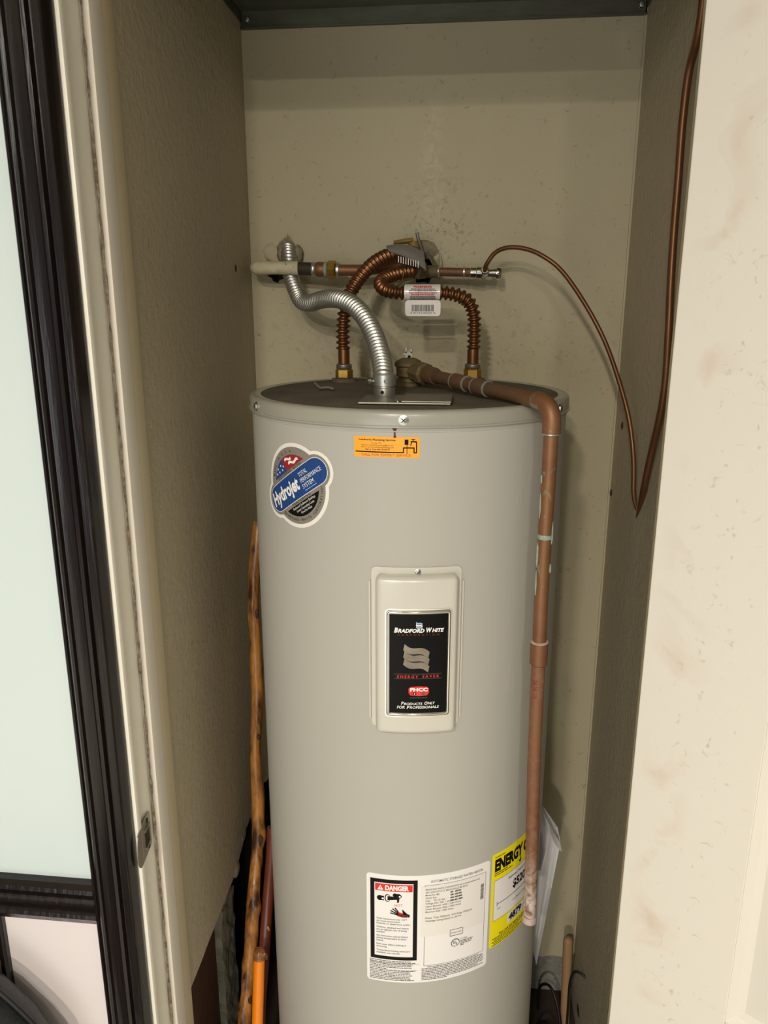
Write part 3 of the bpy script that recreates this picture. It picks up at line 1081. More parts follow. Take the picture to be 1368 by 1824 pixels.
cov = cover_mesh(-0.0600, -0.1285, 0.0600, 0.1300, 0.009, f3,
                 [(0, 0.0), (0, 0.006), (0.0008, 0.013), (0.003, 0.0175), (0.006, 0.0195), (0.010, 0.020)])
covo = sub('cover', cov, 'panel_plastic', fl, smooth=50)
for sgn in (-1, 1):
    sub('side_rib', sheet([(sgn * 0.0705 - 0.0012, -0.112), (sgn * 0.0705 + 0.0012, -0.112), (sgn * 0.0705 + 0.0012, 0.116), (sgn * 0.0705 - 0.0012, 0.116)], f3, 0.004, 0, 0.003), 'panel_plastic', fl)
screw_at(7.6, 1.4195, RB + 0.002, 0.0034)

RN = RB + 0.020
f4 = cyl(7.78, 1.2790, RN)
NW, NH = 0.0503, 0.0888                     # half sizes
plate = hp('nameplate', sheet(rrect(-NW, -NH, NW, NH, 0.006), f4, 0.005, 0, 0.0014), 'chrome', smooth=30, label='black nameplate in a chrome surround')
p = Print(f4, 0.005)
p.convex(rrect(-NW + 0.0022, -NH + 0.0022, NW - 0.0022, NH - 0.0022, 0.004), 'ink_black', 0.0016)
p.convex(rrect(-NW + 0.0030, -NH + 0.0030, NW - 0.0030, NH - 0.0030, 0.004), 'chrome', 0.0018)
p.convex(rrect(-NW + 0.0066, -NH + 0.0075, NW - 0.0066, NH - 0.0075, 0.001), 'nameplate_black', 0.0021)
ob = p.build('face', None)
ob.parent = plate
# chrome bead around the black face
lp = rrect(-NW + 0.0048, -NH + 0.0052, NW - 0.0048, NH - 0.0052, 0.003, 5)
lp2 = []
for a, b in zip(lp, lp[1:] + lp[:1]):
    k = max(1, int(math.hypot(b[0] - a[0], b[1] - a[1]) / 0.006))
    lp2 += [(a[0] + (b[0] - a[0]) * i / k, a[1] + (b[1] - a[1]) * i / k) for i in range(k)]
lp2.append(lp2[0])
sub('chrome_bead', wmesh(*sweep([f4(u, v, 0.0018) for u, v in lp2], 0.0017, 8)), 'chrome', plate, smooth=60)


def NP(x, y):
    return ((x - 542) / 605 * 2 * NW, (1007 - y) / 1015 * 2 * NH)


p = Print(f4, 0.005)
L3 = 0.0024


def nwave(x0, x1, yt0, yt1, yb0, yb1, ink, amp, lean):
    pts_t, n_ = [], 10
    for k in range(n_):
        t, t2 = k / n_, (k + 1) / n_
        def yy(t_, a_, b_): return a_ + (b_ - a_) * t_ + amp * math.sin(t_ * 2 * math.pi)
        quad = []
        for tt, (ya, yb_) in ((t, (yb0, yb1)), (t2, (yb0, yb1)), (t2, (yt0, yt1)), (t, (yt0, yt1))):
            y_ = yy(tt, ya, yb_)
            quad.append(NP(x0 + (x1 - x0) * tt + lean * (yb0 - y_) / 100, y_))
        p.convex(quad, ink, L3)


for i_ in range(3):
    nwave(404, 645, 815 + i_ * 67, 890 + i_ * 67, 872 + i_ * 67, 947 + i_ * 67, 'flag_silver', 16, 22)
for i_ in range(3):
    nwave(515, 575, 612 + i_ * 19, 628 + i_ * 19, 626 + i_ * 19, 642 + i_ * 19, 'ink_skyblue' if i_ != 1 else 'ink_white', 4, 20)


def ntext(t, x0, x1, ytop, ybot, ink, **k):
    a = NP(x0, ybot)
    b = NP(x1, ytop)
    p.text(t, a[0], a[1], b[1] - a[1], ink, w=b[0] - a[0], lift=L3 + 0.0002, **k)


ntext('B', 322, 356, 666, 708, 'ink_white', shear=0.25, bold=0.04)
ntext('RADFORD', 356, 592, 676, 708, 'ink_white', shear=0.25, bold=0.04)
ntext('W', 608, 660, 666, 706, 'ink_white', shear=0.25, bold=0.04)
ntext('HITE', 660, 768, 675, 706, 'ink_white', shear=0.25, bold=0.04)
ntext('CORPORATION', 352, 725, 722, 738, 'ink_dimred', space=1.8)
ntext('ENERGY', 350, 542, 1108, 1132, 'ink_red', space=1.5, bold=0.02, shear=0.1)
ntext('SAVER', 578, 730, 1106, 1130, 'ink_red', space=1.5, bold=0.02, shear=0.1)
for y_ in (1097, 1141):
    a, b = NP(322, y_), NP(755, y_ - 4)
    p.rect(a[0], a[1], b[0], a[1] + 0.0005, 'ink_grey', L3)
a, b = NP(455, 1305), NP(640, 1212)
p.convex([(a[0], a[1] + 0.005), (a[0] + 0.003, a[1] + 0.001), ((a[0] + b[0]) / 2, a[1]), (b[0] - 0.003, a[1] + 0.001), (b[0], a[1] + 0.005), (b[0], b[1] - 0.004),
          (b[0] - 0.003, b[1] - 0.001), ((a[0] + b[0]) / 2, b[1]), (a[0] + 0.003, b[1] - 0.001), (a[0], b[1] - 0.004)], 'ink_red', L3)
ntext('PHCC', 468, 630, 1228, 1258, 'ink_white', bold=0.05)
for x_, ik in ((510, 'ink_black'), (548, 'ink_pink'), (586, 'ink_grey')):
    c = NP(x_, 1282)
    p.circle(c[0], c[1], 0.0025, ik, L3 + 0.0002, 14)
c = NP(510, 1282)
p.circle(c[0], c[1], 0.0008, 'ink_white', L3 + 0.0004, 8, ry=0.0016)
c = NP(548, 1282)
p.circle(c[0], c[1] - 0.0002, 0.0016, 'ink_red', L3 + 0.0004, 10)
a, b = NP(470, 1324), NP(628, 1318)
p.greek(a[0], b[0], a[1], 0.0009, 'ink_grey', random.Random(8), 1.0, L3)
ntext('P', 388, 412, 1360, 1388, 'ink_white', shear=0.2, bold=0.02)
ntext('RODUCTS', 414, 582, 1368, 1390, 'ink_white', shear=0.2, bold=0.02)
ntext('O', 600, 630, 1360, 1388, 'ink_white', shear=0.2, bold=0.02)
ntext('NLY', 632, 697, 1364, 1386, 'ink_white', shear=0.2, bold=0.02)
ntext('FOR', 350, 422, 1400, 1424, 'ink_white', shear=0.2, bold=0.02)
ntext('P', 440, 464, 1398, 1428, 'ink_white', shear=0.2, bold=0.02)
ntext('ROFESSIONALS', 466, 735, 1402, 1424, 'ink_white', shear=0.2, bold=0.02)
p.build('lettering', None).parent = plate

# ---- rating label
LW, LH = 46.6 * DEG, 0.2200
f5 = cyl(-9.5, 0.6640)
lab = hp('rating_label', sheet(rrect(0, 0, LW, LH, 0.006), f5, 0.005, 0, 0.0003), 'label_white', smooth=30, label='white rating label with a black-framed danger box')
p = Print(f5, 0.005)
rn = random.Random(4)
b0, b1, c0, c1 = 0.0065, 0.0865, 0.0475, 0.2110
p.rect(b0, c0, b1, c1, 'ink_black', 0.0005)
p.rect(b0 + 0.0072, c0 + 0.0072, b1 - 0.0072, c1 - 0.0072, 'label_white', 0.0007)
p.rect(b0 + 0.0085, c1 - 0.0230, b1 - 0.0085, c1 - 0.0088, 'ink_red', 0.0009)
p.convex([(b0 + 0.0125, c1 - 0.0210), (b0 + 0.0225, c1 - 0.0210), (b0 + 0.0175, c1 - 0.0112)], 'ink_white', 0.0011)
p.rect(b0 + 0.0171, c1 - 0.0182, b0 + 0.0179, c1 - 0.0140, 'ink_red', 0.0013)
p.rect(b0 + 0.0171, c1 - 0.0200, b0 + 0.0179, c1 - 0.0190, 'ink_red', 0.0013)
p.text('DANGER', b0 + 0.0255, c1 - 0.0204, 0.0088, 'ink_white', w=0.0400, bold=0.05, lift=0.0011)
# picture: taps, spout, hot water, burned hand
tz = c1 - 0.036
K, L7 = 'ink_black', 0.0009
p.circle(b0 + 0.0165, tz - 0.0015, 0.0052, K, L7, 12); p.rect(b0 + 0.0165, tz - 0.006, b0 + 0.0235, tz + 0.003, K, L7); p.circle(b0 + 0.0215, tz - 0.0022, 0.0020, 'label_white', 0.0011, 10)
p.circle(b0 + 0.0295, tz - 0.0005, 0.0050, K, L7, 18, ry=0.0078); p.circle(b0 + 0.0300, tz - 0.0005, 0.0036, 'label_white', 0.0010, 18, ry=0.0062)
p.convex([(b0 + 0.0295, tz - 0.0045), (b0 + 0.0475, tz - 0.0022), (b0 + 0.0500, tz + 0.0012), (b0 + 0.0470, tz + 0.0030), (b0 + 0.0295, tz + 0.0035)], K, 0.0012)
p.convex([(b0 + 0.0455, tz - 0.0085), (b0 + 0.0485, tz - 0.0085), (b0 + 0.0500, tz + 0.0012), (b0 + 0.0455, tz)], K, 0.0012)
p.circle(b0 + 0.0420, tz + 0.0060, 0.0038, K, L7, 12); p.rect(b0 + 0.0420, tz + 0.0022, b0 + 0.0505, tz + 0.0090, K, L7); p.circle(b0 + 0.0500, tz + 0.0040, 0.0035, K, L7, 12); p.circle(b0 + 0.0502, tz + 0.0040, 0.0018, 'label_white', 0.0014, 10)
p.line([(b0 + 0.0580, tz + 0.011), (b0 + 0.0580, tz - 0.006), (b0 + 0.0700, tz - 0.0115)], 0.0005, 'ink_grey')
p.line([(b0 + 0.0580, tz - 0.006), (b0 + 0.0520, tz - 0.0085)], 0.0005, 'ink_grey')
p.line([(b0 + 0.0580, tz - 0.0135), (b0 + 0.0700, tz - 0.0170)], 0.0005, 'ink_grey')
p.line([(b0 + 0.0330, tz - 0.0130), (b0 + 0.0190, tz - 0.0165)], 0.0005, 'ink_grey')
p.line([(b0 + 0.0430, tz - 0.0175), (b0 + 0.0270, tz - 0.0205), (b0 + 0.0240, tz - 0.0225), (b0 + 0.0260, tz - 0.0270), (b0 + 0.0330, tz - 0.0320)], 0.0005, 'ink_grey')
for k in range(3):
    p.line([(b0 + 0.0460 + k * 0.002, tz - 0.0088), (b0 + 0.0480 + k * 0.0022, tz - 0.0280)], 0.0005, 'ink_pink')
p.text('HOT', b0 + 0.0415, tz - 0.0165, 0.0050, 'ink_pink', w=0.0135, lift=0.0013)
for fx, fy, gx, gy in ((0.0350, -0.0300, 0.046, -0.0330), (0.0355, -0.0255, 0.046, -0.0310), (0.0385, -0.0215, 0.048, -0.0300), (0.0425, -0.0195, 0.049, -0.0290)):
    p.line([(b0 + fx, tz + fy), (b0 + gx, tz + gy)], 0.0022, K, 0.0010)
p.convex([(b0 + 0.0430, tz - 0.0325), (b0 + 0.0480, tz - 0.0360), (b0 + 0.0560, tz - 0.0380), (b0 + 0.0670, tz - 0.0375), (b0 + 0.0670, tz - 0.0325), (b0 + 0.0600, tz - 0.0300), (b0 + 0.0460, tz - 0.0285)], K, 0.0010)
p.convex([(b0 + 0.0540, tz - 0.0220), (b0 + 0.0555, tz - 0.0225), (b0 + 0.0640, tz - 0.0320), (b0 + 0.0560, tz - 0.0320)], K, 0.0010)
p.convex([(b0 + 0.0470, tz - 0.0262), (b0 + 0.0520, tz - 0.0285), (b0 + 0.0565, tz - 0.0300), (b0 + 0.0550, tz - 0.0320), (b0 + 0.0490, tz - 0.0310)], 'ink_red', 0.0013)
p.text('BURN', b0 + 0.0480, tz - 0.0362, 0.0036, 'ink_red', w=0.0160, lift=0.0014)
ty = c1 - 0.0805
for ln in (('Water temperature over 125\u00b0F', 0), ('can cause severe burns', 0), ('instantly or death from scalds.', 1), ('Children, disabled and elderly', 0),
           ('are at highest risk of being', 0), ('scalded.', 1), ('See instruction manual before', 0), ('setting temperature at water', 0), ('heater.', 1),
           ('Feel water before bathing or', 0), ('showering.', 1), ('Temperature limiting valves are', 0), ('available, see manual.', 0)):
    p.text(ln[0], b0 + 0.0105, ty, 0.0032, 'ink_grey', w=0.00185 * len(ln[0]) * 1.0, bold=0.012, lift=0.0010)
    ty -= 0.0050 + (0.0026 if ln[1] else 0)
for k in range(13):
    p.greek(0.005, 0.090, 0.0435 - k * 0.0033, 0.0016, 'ink_grey', rn, rn.uniform(0.8, 0.95) if k not in (5,) else 0.35)
p.rect(0.005, 0.0392, 0.092, 0.0396, 'ink_grey'); p.rect(0.030, 0.0262, 0.088, 0.0266, 'ink_grey')
# right half
p.text('AUTOMATIC STORAGE WATER HEATER', 0.1085, 0.2045, 0.0048, 'ink_grey', w=0.0960, bold=0.01)
p.frame(0.0985, 0.0345, 0.2110, 0.2000, 0.0008, 'ink_grey')
p.rect(0.0925, 0.0960, 0.2080, 0.1975, 'label_overlay', 0.0007)
yy_ = 0.1900
for t_ in ('BRADFORD WHITE CORPORATION (www.bradfordwhite.com)', '200 LAFAYETTE ST. MIDDLEVILLE MI 49333', 'Model No. M2', 'Serial No.', 'Cap.    50 US Gal', 'Voltage 240 / 208  1 phase AC ONLY',
           'Upper Element: 4500 / 3380 Watts', 'Lower Element: 4500 / 3380 Watts', 'Maximum 4500 / 3380 Watts'):
    p.text(t_, 0.1000, yy_, 0.0032, 'ink_grey', w=0.00196 * len(t_), bold=0.008, lift=0.0010)
    yy_ -= 0.0056
for gx in (0.1430, 0.1510, 0.1580):
    for k in range(4):
        p.greek(gx, gx + 0.0065, 0.1790 - k * 0.0056, 0.0030, 'ink_grey', rn, 1.0, 0.0009)
yy_ -= 0.0070
for t_ in ('Press. Test 300(psi), Working 150(psi)', 'Wattage rating based on 60 Hz'):
    p.text(t_, 0.1000, yy_, 0.0034, 'ink_grey', w=0.0022 * len(t_), bold=0.01, lift=0.0010)
    yy_ -= 0.0060
y_ = 0.1470
while y_ < 0.1780:
    h_ = rn.choice((0.0004, 0.0007, 0.0012))
    p.rect(0.2005, y_, 0.2068, y_ + h_, 'ink_black', 0.0010)
    y_ += h_ + rn.choice((0.0005, 0.0009))
p.frame(0.1440, 0.0890, 0.1680, 0.1025, 0.0008, 'ink_black', 0.0009)
p.text('Intertek', 0.1465, 0.0942, 0.0032, 'ink_grey', w=0.019, lift=0.0010)
p.circle(0.1545, 0.0735, 0.0080, 'ink_black', 0.0007, 24); p.circle(0.1545, 0.0735, 0.0068, 'label_white', 0.0009, 24)
p.text('U', 0.1500, 0.0725, 0.0055, 'ink_black', w=0.0042, bold=0.03, lift=0.0011); p.text('L', 0.1550, 0.0695, 0.0055, 'ink_black', w=0.0036, bold=0.03, lift=0.0011)
p.text('LISTED', 0.1640, 0.0770, 0.0026, 'ink_black', w=0.0130)
for k in range(4):
    p.greek(0.1640, 0.1890, 0.0735 - k * 0.0030, 0.0017, 'ink_grey', rn, (0.95, 0.9, 0.85, 0.3)[k])
for k in range(9):
    p.greek(0.0950 if k else 0.105, 0.2110, 0.0310 - k * 0.0033, 0.0016, 'ink_grey', rn, (0.9, 1, 1, 1, 1, 1, 0.9, 1.0, 0.4)[k])
p.build('print', None).parent = lab

# ---- yellow energy label, its right side running behind the discharge pipe
EW, EH = 0.166, 0.1965
f6 = cyl(38.2, 0.6935)
en = hp('energy_label', sheet(rrect(0, 0, EW, EH, 0.005), f6, 0.005, 0, 0.0003), 'label_yellow', smooth=30, label='bright yellow energy label')
p = Print(f6, 0.005)
p.greek(0.006, 0.040, 0.1880, 0.0016, 'ink_black', rn, 0.7)
p.text('ENERGY', 0.0060, 0.1610, 0.0215, 'ink_black', w=0.0760, bold=0.06)
p.text('GUIDE', 0.0840, 0.1610, 0.0215, 'ink_black', w=0.0620, bold=0.06)
p.rect(0.0740, 0.1480, 0.0765, 0.1640, 'ink_black'); p.convex([(0.0700, 0.1510), (0.0805, 0.1510), (0.0752, 0.1440)], 'ink_black')
p.greek(0.0060, 0.0700, 0.1550, 0.0018, 'ink_black', rn, 0.5); p.greek(0.0060, 0.0700, 0.1510, 0.0018, 'ink_black', rn, 0.7)
p.rect(0.0060, 0.0560, EW - 0.006, 0.1410, 'label_white', 0.0005); p.frame(0.0060, 0.0560, EW - 0.006, 0.1410, 0.0006, 'ink_black', 0.0006)
p.text('Estimated Yearly Operating Cost', 0.0420, 0.1280, 0.0042, 'ink_black', w=0.0860, bold=0.015, lift=0.0008)
p.text('$520', 0.0550, 0.1020, 0.0165, 'ink_black', w=0.0400, bold=0.04, lift=0.0008)
p.rect(0.0140, 0.0890, EW - 0.012, 0.0902, 'ink_black', 0.0007); p.rect(0.0140, 0.0845, 0.0149, 0.0950, 'ink_black', 0.0007)
p.text('$503', 0.0160, 0.0775, 0.0026, 'ink_black', lift=0.0008)
p.text('Cost Range of Similar Models', 0.0560, 0.0740, 0.0034, 'ink_black', w=0.0620, lift=0.0008)
p.rect(0.0440, 0.0310, 0.1100, 0.0520, 'label_white', 0.0005)
p.text('4879', 0.0470, 0.0360, 0.0130, 'ink_black', w=0.0400, bold=0.05, lift=0.0008); p.text('kWh', 0.0890, 0.0380, 0.0060, 'ink_black', lift=0.0008)
p.rect(0.0500, 0.0335, 0.1000, 0.0341, 'ink_black', 0.0008)
p.text('Your cost will depend on your utility rates and use.', 0.0220, 0.0205, 0.0048, 'ink_black', w=0.130, bold=0.02, lift=0.0008)
for k in range(5):
    p.greek(0.0060 + (0.004 if k % 2 else 0), EW - 0.01, 0.0165 - k * 0.0036, 0.0016, 'ink_black', rn, (1, 0.95, 0.5, 0.9, 0.8)[k])
p.build('print', None).parent = en

# ---- wiring cover plate on the heater top
zt = ZT + 0.0005
pl = hp('wiring_cover', box_mesh(-0.159, -0.021, 1.138, 1.242, zt, zt + 0.0030, 0.0012), 'steel_dull', label='flat steel wiring cover on top')
sub('wiring_cover_half', box_mesh(-0.094, -0.020, 1.136, 1.240, zt + 0.0034, zt + 0.0058, 0.001), 'steel_dull', pl)
for x, y in ((-0.100, 1.150), (-0.028, 1.150)):
    sub('screw', lathe_mesh([(0.0040, 0), (0.0040, 0.002), (0.002, 0.0034)], (x, y, zt + 0.003), (0, 0, 1), 12), 'screw_zinc', pl, smooth=40)
hp('nipple_ring', lathe_mesh([(0.026, ZT - 0.001), (0.024, ZT + 0.0055), (0.012, ZT + 0.007)], (-0.2355, 1.500, 0), n=20), 'dust', smooth=30)
hp('nipple_ring', lathe_mesh([(0.026, ZT - 0.001), (0.024, ZT + 0.0055), (0.012, ZT + 0.007)], (0.0128, 1.530, 0), n=20), 'dust', smooth=30)
hp('loose_tab', tube_mesh([(-0.262, 1.335, ZT + 0.012), (-0.250, 1.328, ZT + 0.004), (-0.238, 1.325, ZT + 0.006), (-0.225, 1.320, ZT + 0.003)], 0.0028, 8, 0.003), 'steel_dull', smooth=60, label='bent metal scrap in the dust')

# ------------------------------------------------------------------ corrugated copper connectors


def corrugated(path, r, amp, pitch, n=18, helix=0, plain0=0.0, plain1=0.0, ramp=0.010):
    pts_ = catmull(path, pitch / 6)
    tot = sum((b - a).length for a, b in zip(pts_, pts_[1:]))

    def rad(s, a):
        k = min(1, max(0, (s - plain0) / ramp)) * min(1, max(0, (tot - plain1 - s) / ramp))
        c = math.cos(2 * math.pi * s / pitch + helix * a)
        c = math.copysign(abs(c) ** 0.8, c)
        return r - amp * 0.5 - (1 - k) * amp * 0.3 + k * amp * 0.5 * c
    return wmesh(*sweep(pts_, rad, n))


FLEX_L = [(-0.2356, 1.5, 1.680), (-0.2368, 1.5, 1.7214), (-0.2367, 1.5, 1.7583), (-0.233, 1.5, 1.7885), (-0.2244, 1.508, 1.8206), (-0.2085, 1.53, 1.851),
          (-0.1859, 1.56, 1.8791), (-0.1604, 1.59, 1.8963), (-0.1332, 1.615, 1.9035), (-0.118, 1.630, 1.900)]
FLEX_R = [(0.0128, 1.53, 1.682), (0.0138, 1.53, 1.7424), (0.0122, 1.53, 1.7822), (0.0008, 1.525, 1.8082), (-0.0228, 1.515, 1.8204), (-0.0565, 1.51, 1.8244),
          (-0.0986, 1.505, 1.8244), (-0.1352, 1.508, 1.8250), (-0.1600, 1.524, 1.8315), (-0.1700, 1.552, 1.8440), (-0.1560, 1.590, 1.8570), (-0.130, 1.622, 1.8660), (-0.1029, 1.648, 1.8700)]


def connector(path, lab_, dusty_tail):
    x, y = path[0][0], path[0][1]
    t = empty('copper_connector', (x, y, ZT), label=lab_, category='water connector', group='corrugated copper connectors on the heater')
    c = keep(link('corrugated_tube', corrugated(path, 0.0140, 0.0056, 0.0104, 20, 0, 0.030, 0.012), 'copper_flex', smooth=80), t)
    z0 = ZT + 0.0050
    keep(link('nut', lathe_mesh([(0.0150, 0), (0.0172, 0.003), (0.0172, 0.017), (0.0145, 0.020)], (x, y, z0), nfac=6), 'brass', label='brass hex nut'), t)
    keep(link('collar', lathe_mesh([(0.0145, 0), (0.0155, 0.002), (0.0150, 0.007), (0.0125, 0.009)], (x, y, z0 + 0.020), n=20), 'steel_dull', smooth=40), t)
    keep(link('sleeve', lathe_mesh([(0.0112, 0), (0.0112, 0.030)], (x, y, z0 + 0.026), n=20), 'copper_flex', smooth=40), t)
    return t


cl_ = connector(FLEX_L, 'corrugated copper connector curving up behind the silver conduit', 0)
cr_ = connector(FLEX_R, 'corrugated copper connector with a white barcode tag looping back on itself', 0)
# end nuts of the connectors
e0, e1 = Vector(FLEX_L[-2]), Vector(FLEX_L[-1])
d = (e1 - e0).normalized()
keep(link('end_nut', lathe_mesh([(0.015, 0), (0.0175, 0.003), (0.0175, 0.020), (0.015, 0.023)], e1 - d * 0.004, d, nfac=6), 'brass_dusty'), cl_)
e0, e1 = Vector(FLEX_R[-2]), Vector(FLEX_R[-1])
d = (e1 - e0).normalized()
keep(link('end_nut', lathe_mesh([(0.015, 0), (0.0185, 0.003), (0.0185, 0.024), (0.015, 0.027)], e1 - d * 0.010, d, nfac=6), 'brass_dusty'), cr_)
e0 = Vector((-0.1655, 1.540, 1.8395))
ring_pts = []
# thin brass ring showing on the inner side of the loop
keep(link('seal_ring', wmesh(*sweep([Vector((-0.140, 1.610, 1.8625)) + Vector((0.85, 0.0, 0.0)).lerp(Vector((0, 0, 0)), 1) + (Vector((0.26, -0.17, 0.95)).normalized() * math.cos(t) + Vector((0.62, -0.72, -0.30)).normalized() * math.sin(t)) * 0.0165 for t in [2 * math.pi * k / 24 for k in range(25)]], 0.0013, 8)), 'brass'), cr_)

# left connector's grey tag near the valve; right connector's printed wrap and barcode tag
keep(link('wrap_label', wmesh(*sweep([(-0.1180, 1.506, 1.8244), (-0.110, 1.5055, 1.8244), (-0.060, 1.5095, 1.8244), (-0.0525, 1.510, 1.8242)], 0.0152, 24)), 'tag_film', smooth=50, label='clear printed wrap label'), cr_)


def wrapmap(u, v, l):      # v = angle round the tube from the front
    a = v / 0.0152
    y = 1.5055 + (u - 0.03) * 0.06
    return (-0.116 + u, y - (0.0152 + l) * math.cos(a), 1.8244 + (0.0152 + l) * math.sin(a))


p = Print(wrapmap, 0.01)
p.text('WARNING', 0.031, 0.0088, 0.0042, 'ink_red', w=0.034, align='C', bold=0.03)
for k in range(2):
    p.greek(0.010 - 0.004 * k, 0.054 + 0.004 * k, 0.0055 - 0.003 * k, 0.0014, 'ink_grey', rn, 1.0)
p.greek(0.006, 0.058, -0.0015, 0.0018, 'ink_pink', rn, 1.0)
p.greek(0.010, 0.054, -0.0045, 0.0018, 'ink_pink', rn, 1.0)
for k in range(3):
    p.greek(0.008, 0.056, -0.0078 - 0.003 * k, 0.0014, 'ink_grey', rn, 1.0)
w_ = p.build('print', None)
keep(w_, cr_)
fnt = lambda u, v, l: (-0.1165 + u, 1.4900 - l + (u - 0.03) * 0.06, 1.7815 + v)
tag = keep(link('barcode_tag', sheet(rrect(0, 0, 0.066, 0.029, 0.006), fnt, 0.02, 0, 0.0006), 'tag_paper', label='white barcode tag hanging under the wrap'), cr_)
p = Print(fnt, 0.05)
u_ = 0.012
while u_ < 0.053:
    w_ = rn.choice((0.0005, 0.0008, 0.0013))
    p.rect(u_, 0.0085, u_ + w_, 0.0205, 'ink_black', 0.0008)
    u_ += w_ + rn.choice((0.0006, 0.0009, 0.0013))
p.text('0 91712 00357 0', 0.033, 0.0042, 0.0030, 'ink_black', w=0.046, align='C', lift=0.0009)
p.greek(0.020, 0.048, 0.0235, 0.0014, 'ink_grey', rn, 1.0)
pb = p.build('print', None)
pb.parent = tag

# ------------------------------------------------------------------ grey flexible conduit
COND = [(-0.3912, 1.73, 1.9281), (-0.3807, 1.69, 1.8957), (-0.3725, 1.665, 1.8627), (-0.3582, 1.64, 1.8338), (-0.3395, 1.61, 1.8099), (-0.3151, 1.575, 1.8053), (-0.2837, 1.53, 1.8115),
        (-0.2442, 1.465, 1.813), (-0.2092, 1.42, 1.8038), (-0.1807, 1.38, 1.7828), (-0.1567, 1.335, 1.7509), (-0.1397, 1.285, 1.7148), (-0.1314, 1.245, 1.690), (-0.1290, 1.235, 1.678)]
cx, cy = -0.1285, 1.232
cond = empty('flexible_conduit', (cx, cy, ZT + 0.004), label='silver corrugated metal conduit curving from the wall hole to the heater top', category='conduit')
keep(link('corrugated_tube', corrugated(COND, 0.0172, 0.0046, 0.0090, 22, 1, 0.0, 0.004), 'steel_conduit', smooth=80), cond)
keep(link('connector', lathe_mesh([(0.0165, 0), (0.0172, 0.001), (0.0172, 0.012), (0.0155, 0.013), (0.0155, 0.015), (0.0190, 0.016), (0.0192, 0.033), (0.0178, 0.035)], (cx, cy, zt + 0.003), n=28), 'steel_conduit', smooth=35), cond)
keep(link('clamp_screw', lathe_mesh([(0.003, 0), (0.003, 0.007), (0.007, 0.007), (0.007, 0.012), (0.005, 0.013)], (cx - 0.016, cy - 0.004, zt + 0.026), (-1, -0.45, 0), 14), 'screw_zinc', smooth=35), cond)
keep(link('rivet', lathe_mesh([(0.0035, 0), (0.003, 0.0015)], (cx + 0.004, cy - 0.0188, zt + 0.027), (0.2, -1, 0), 12), 'screw_zinc', smooth=35), cond)
keep(link('set_hole', lathe_mesh([(0.0028, 0), (0.0028, 0.0006)], (cx - 0.002, cy - 0.0170, zt + 0.0095), (-0.1, -1, 0), 12), 'void'), cond)

# ------------------------------------------------------------------ supply pipes on the back wall
sup = empty('supply_pipe', (-0.40, 1.645, 1.8755), label='white-coated pipe elbow and copper run with a brass union along the back wall', category='pipe')
keep(link('coated_elbow', tube_mesh([(-0.444, 1.722, 1.8765), (-0.446, 1.700, 1.8765), (-0.446, 1.670, 1.8765), (-0.440, 1.648, 1.8765), (-0.420, 1.640, 1.8765), (-0.39, 1.640, 1.876), (-0.350, 1.640, 1.8755)],
     lambda s, a: 0.0135 + 0.0004 * math.sin(s * 90 + 2 * a), 18, 0.006), 'white_pipe', smooth=60, label='white painted pipe elbow'), sup)
keep(link('bare_pipe', tube_mesh([(-0.352, 1.640, 1.8752), (-0.318, 1.640, 1.8735)], 0.0128, 18), 'iron_dark', smooth=60), sup)
keep(link('solder_ring', lathe_mesh([(0.0135, 0), (0.0145, 0.002), (0.0140, 0.007), (0.0130, 0.008)], (-0.322, 1.640, 1.8735), (1, 0, -0.02), 20), 'solder', smooth=40), sup)
keep(link('copper_adapter', lathe_mesh([(0.0125, 0), (0.0148, 0.003), (0.0150, 0.012), (0.0140, 0.020)], (-0.314, 1.640, 1.8730), (1, 0, -0.02), 20), 'copper_pipe', smooth=40), sup)
keep(link('verdigris_ring', lathe_mesh([(0.0140, 0), (0.0160, 0.002), (0.0158, 0.005), (0.014, 0.007)], (-0.2965, 1.640, 1.8725), (1, 0, -0.02), 20), 'verdigris', smooth=40), sup)
keep(link('union_nut', lathe_mesh([(0.0150, 0), (0.0182, 0.003), (0.0182, 0.016), (0.0155, 0.020)], (-0.290, 1.640, 1.8720), (1, 0, -0.02), nfac=8), 'brass', label='brass union nut'), sup)
keep(link('union_collar', lathe_mesh([(0.0150, 0), (0.0150, 0.005), (0.0120, 0.006)], (-0.270, 1.640, 1.8715), (1, 0, -0.02), 20), 'solder', smooth=40), sup)
keep(link('copper_run', tube_mesh([(-0.268, 1.640, 1.8712), (-0.212, 1.640, 1.8712), (-0.160, 1.648, 1.8790), (-0.105, 1.655, 1.8910)], 0.0112, 18, 0.01), 'copper_pipe', smooth=60), sup)

# shut-off valve with yellow handle, partly behind a dusty grey tag
val = empty('shutoff_valve', (-0.112, 1.672, 1.895), label='dusty brass shutoff valve with a yellow lever handle above the connectors', category='valve')
keep(link('valve_body', lathe_mesh([(0.011, 0), (0.014, 0.003), (0.014, 0.012), (0.018, 0.018), (0.018, 0.034), (0.013, 0.040), (0.012, 0.050)], (-0.112, 1.720, 1.893), (-0.05, -1, 0.05), 18), 'brass_dusty', smooth=40), val)
keep(link('stem', lathe_mesh([(0.007, 0), (0.007, 0.024)], (-0.118, 1.690, 1.905), (0, -0.1, 1), 14), 'brass_dusty', smooth=40), val)
hnd = MB()
prof = [(-0.028, 0.0045, 0.0035), (-0.024, 0.0075, 0.0042), (-0.010, 0.0115, 0.0050), (0.004, 0.0120, 0.0055), (0.012, 0.0095, 0.0050)]
v, f = [], []
for x_, hy, hz in prof:
    for k in range(12):
        a = 2 * math.pi * k / 12
        v.append((-0.128 + x_, 1.676 + hy * math.cos(a), 1.9295 + 0.002 * x_ / 0.02 + hz * math.sin(a)))
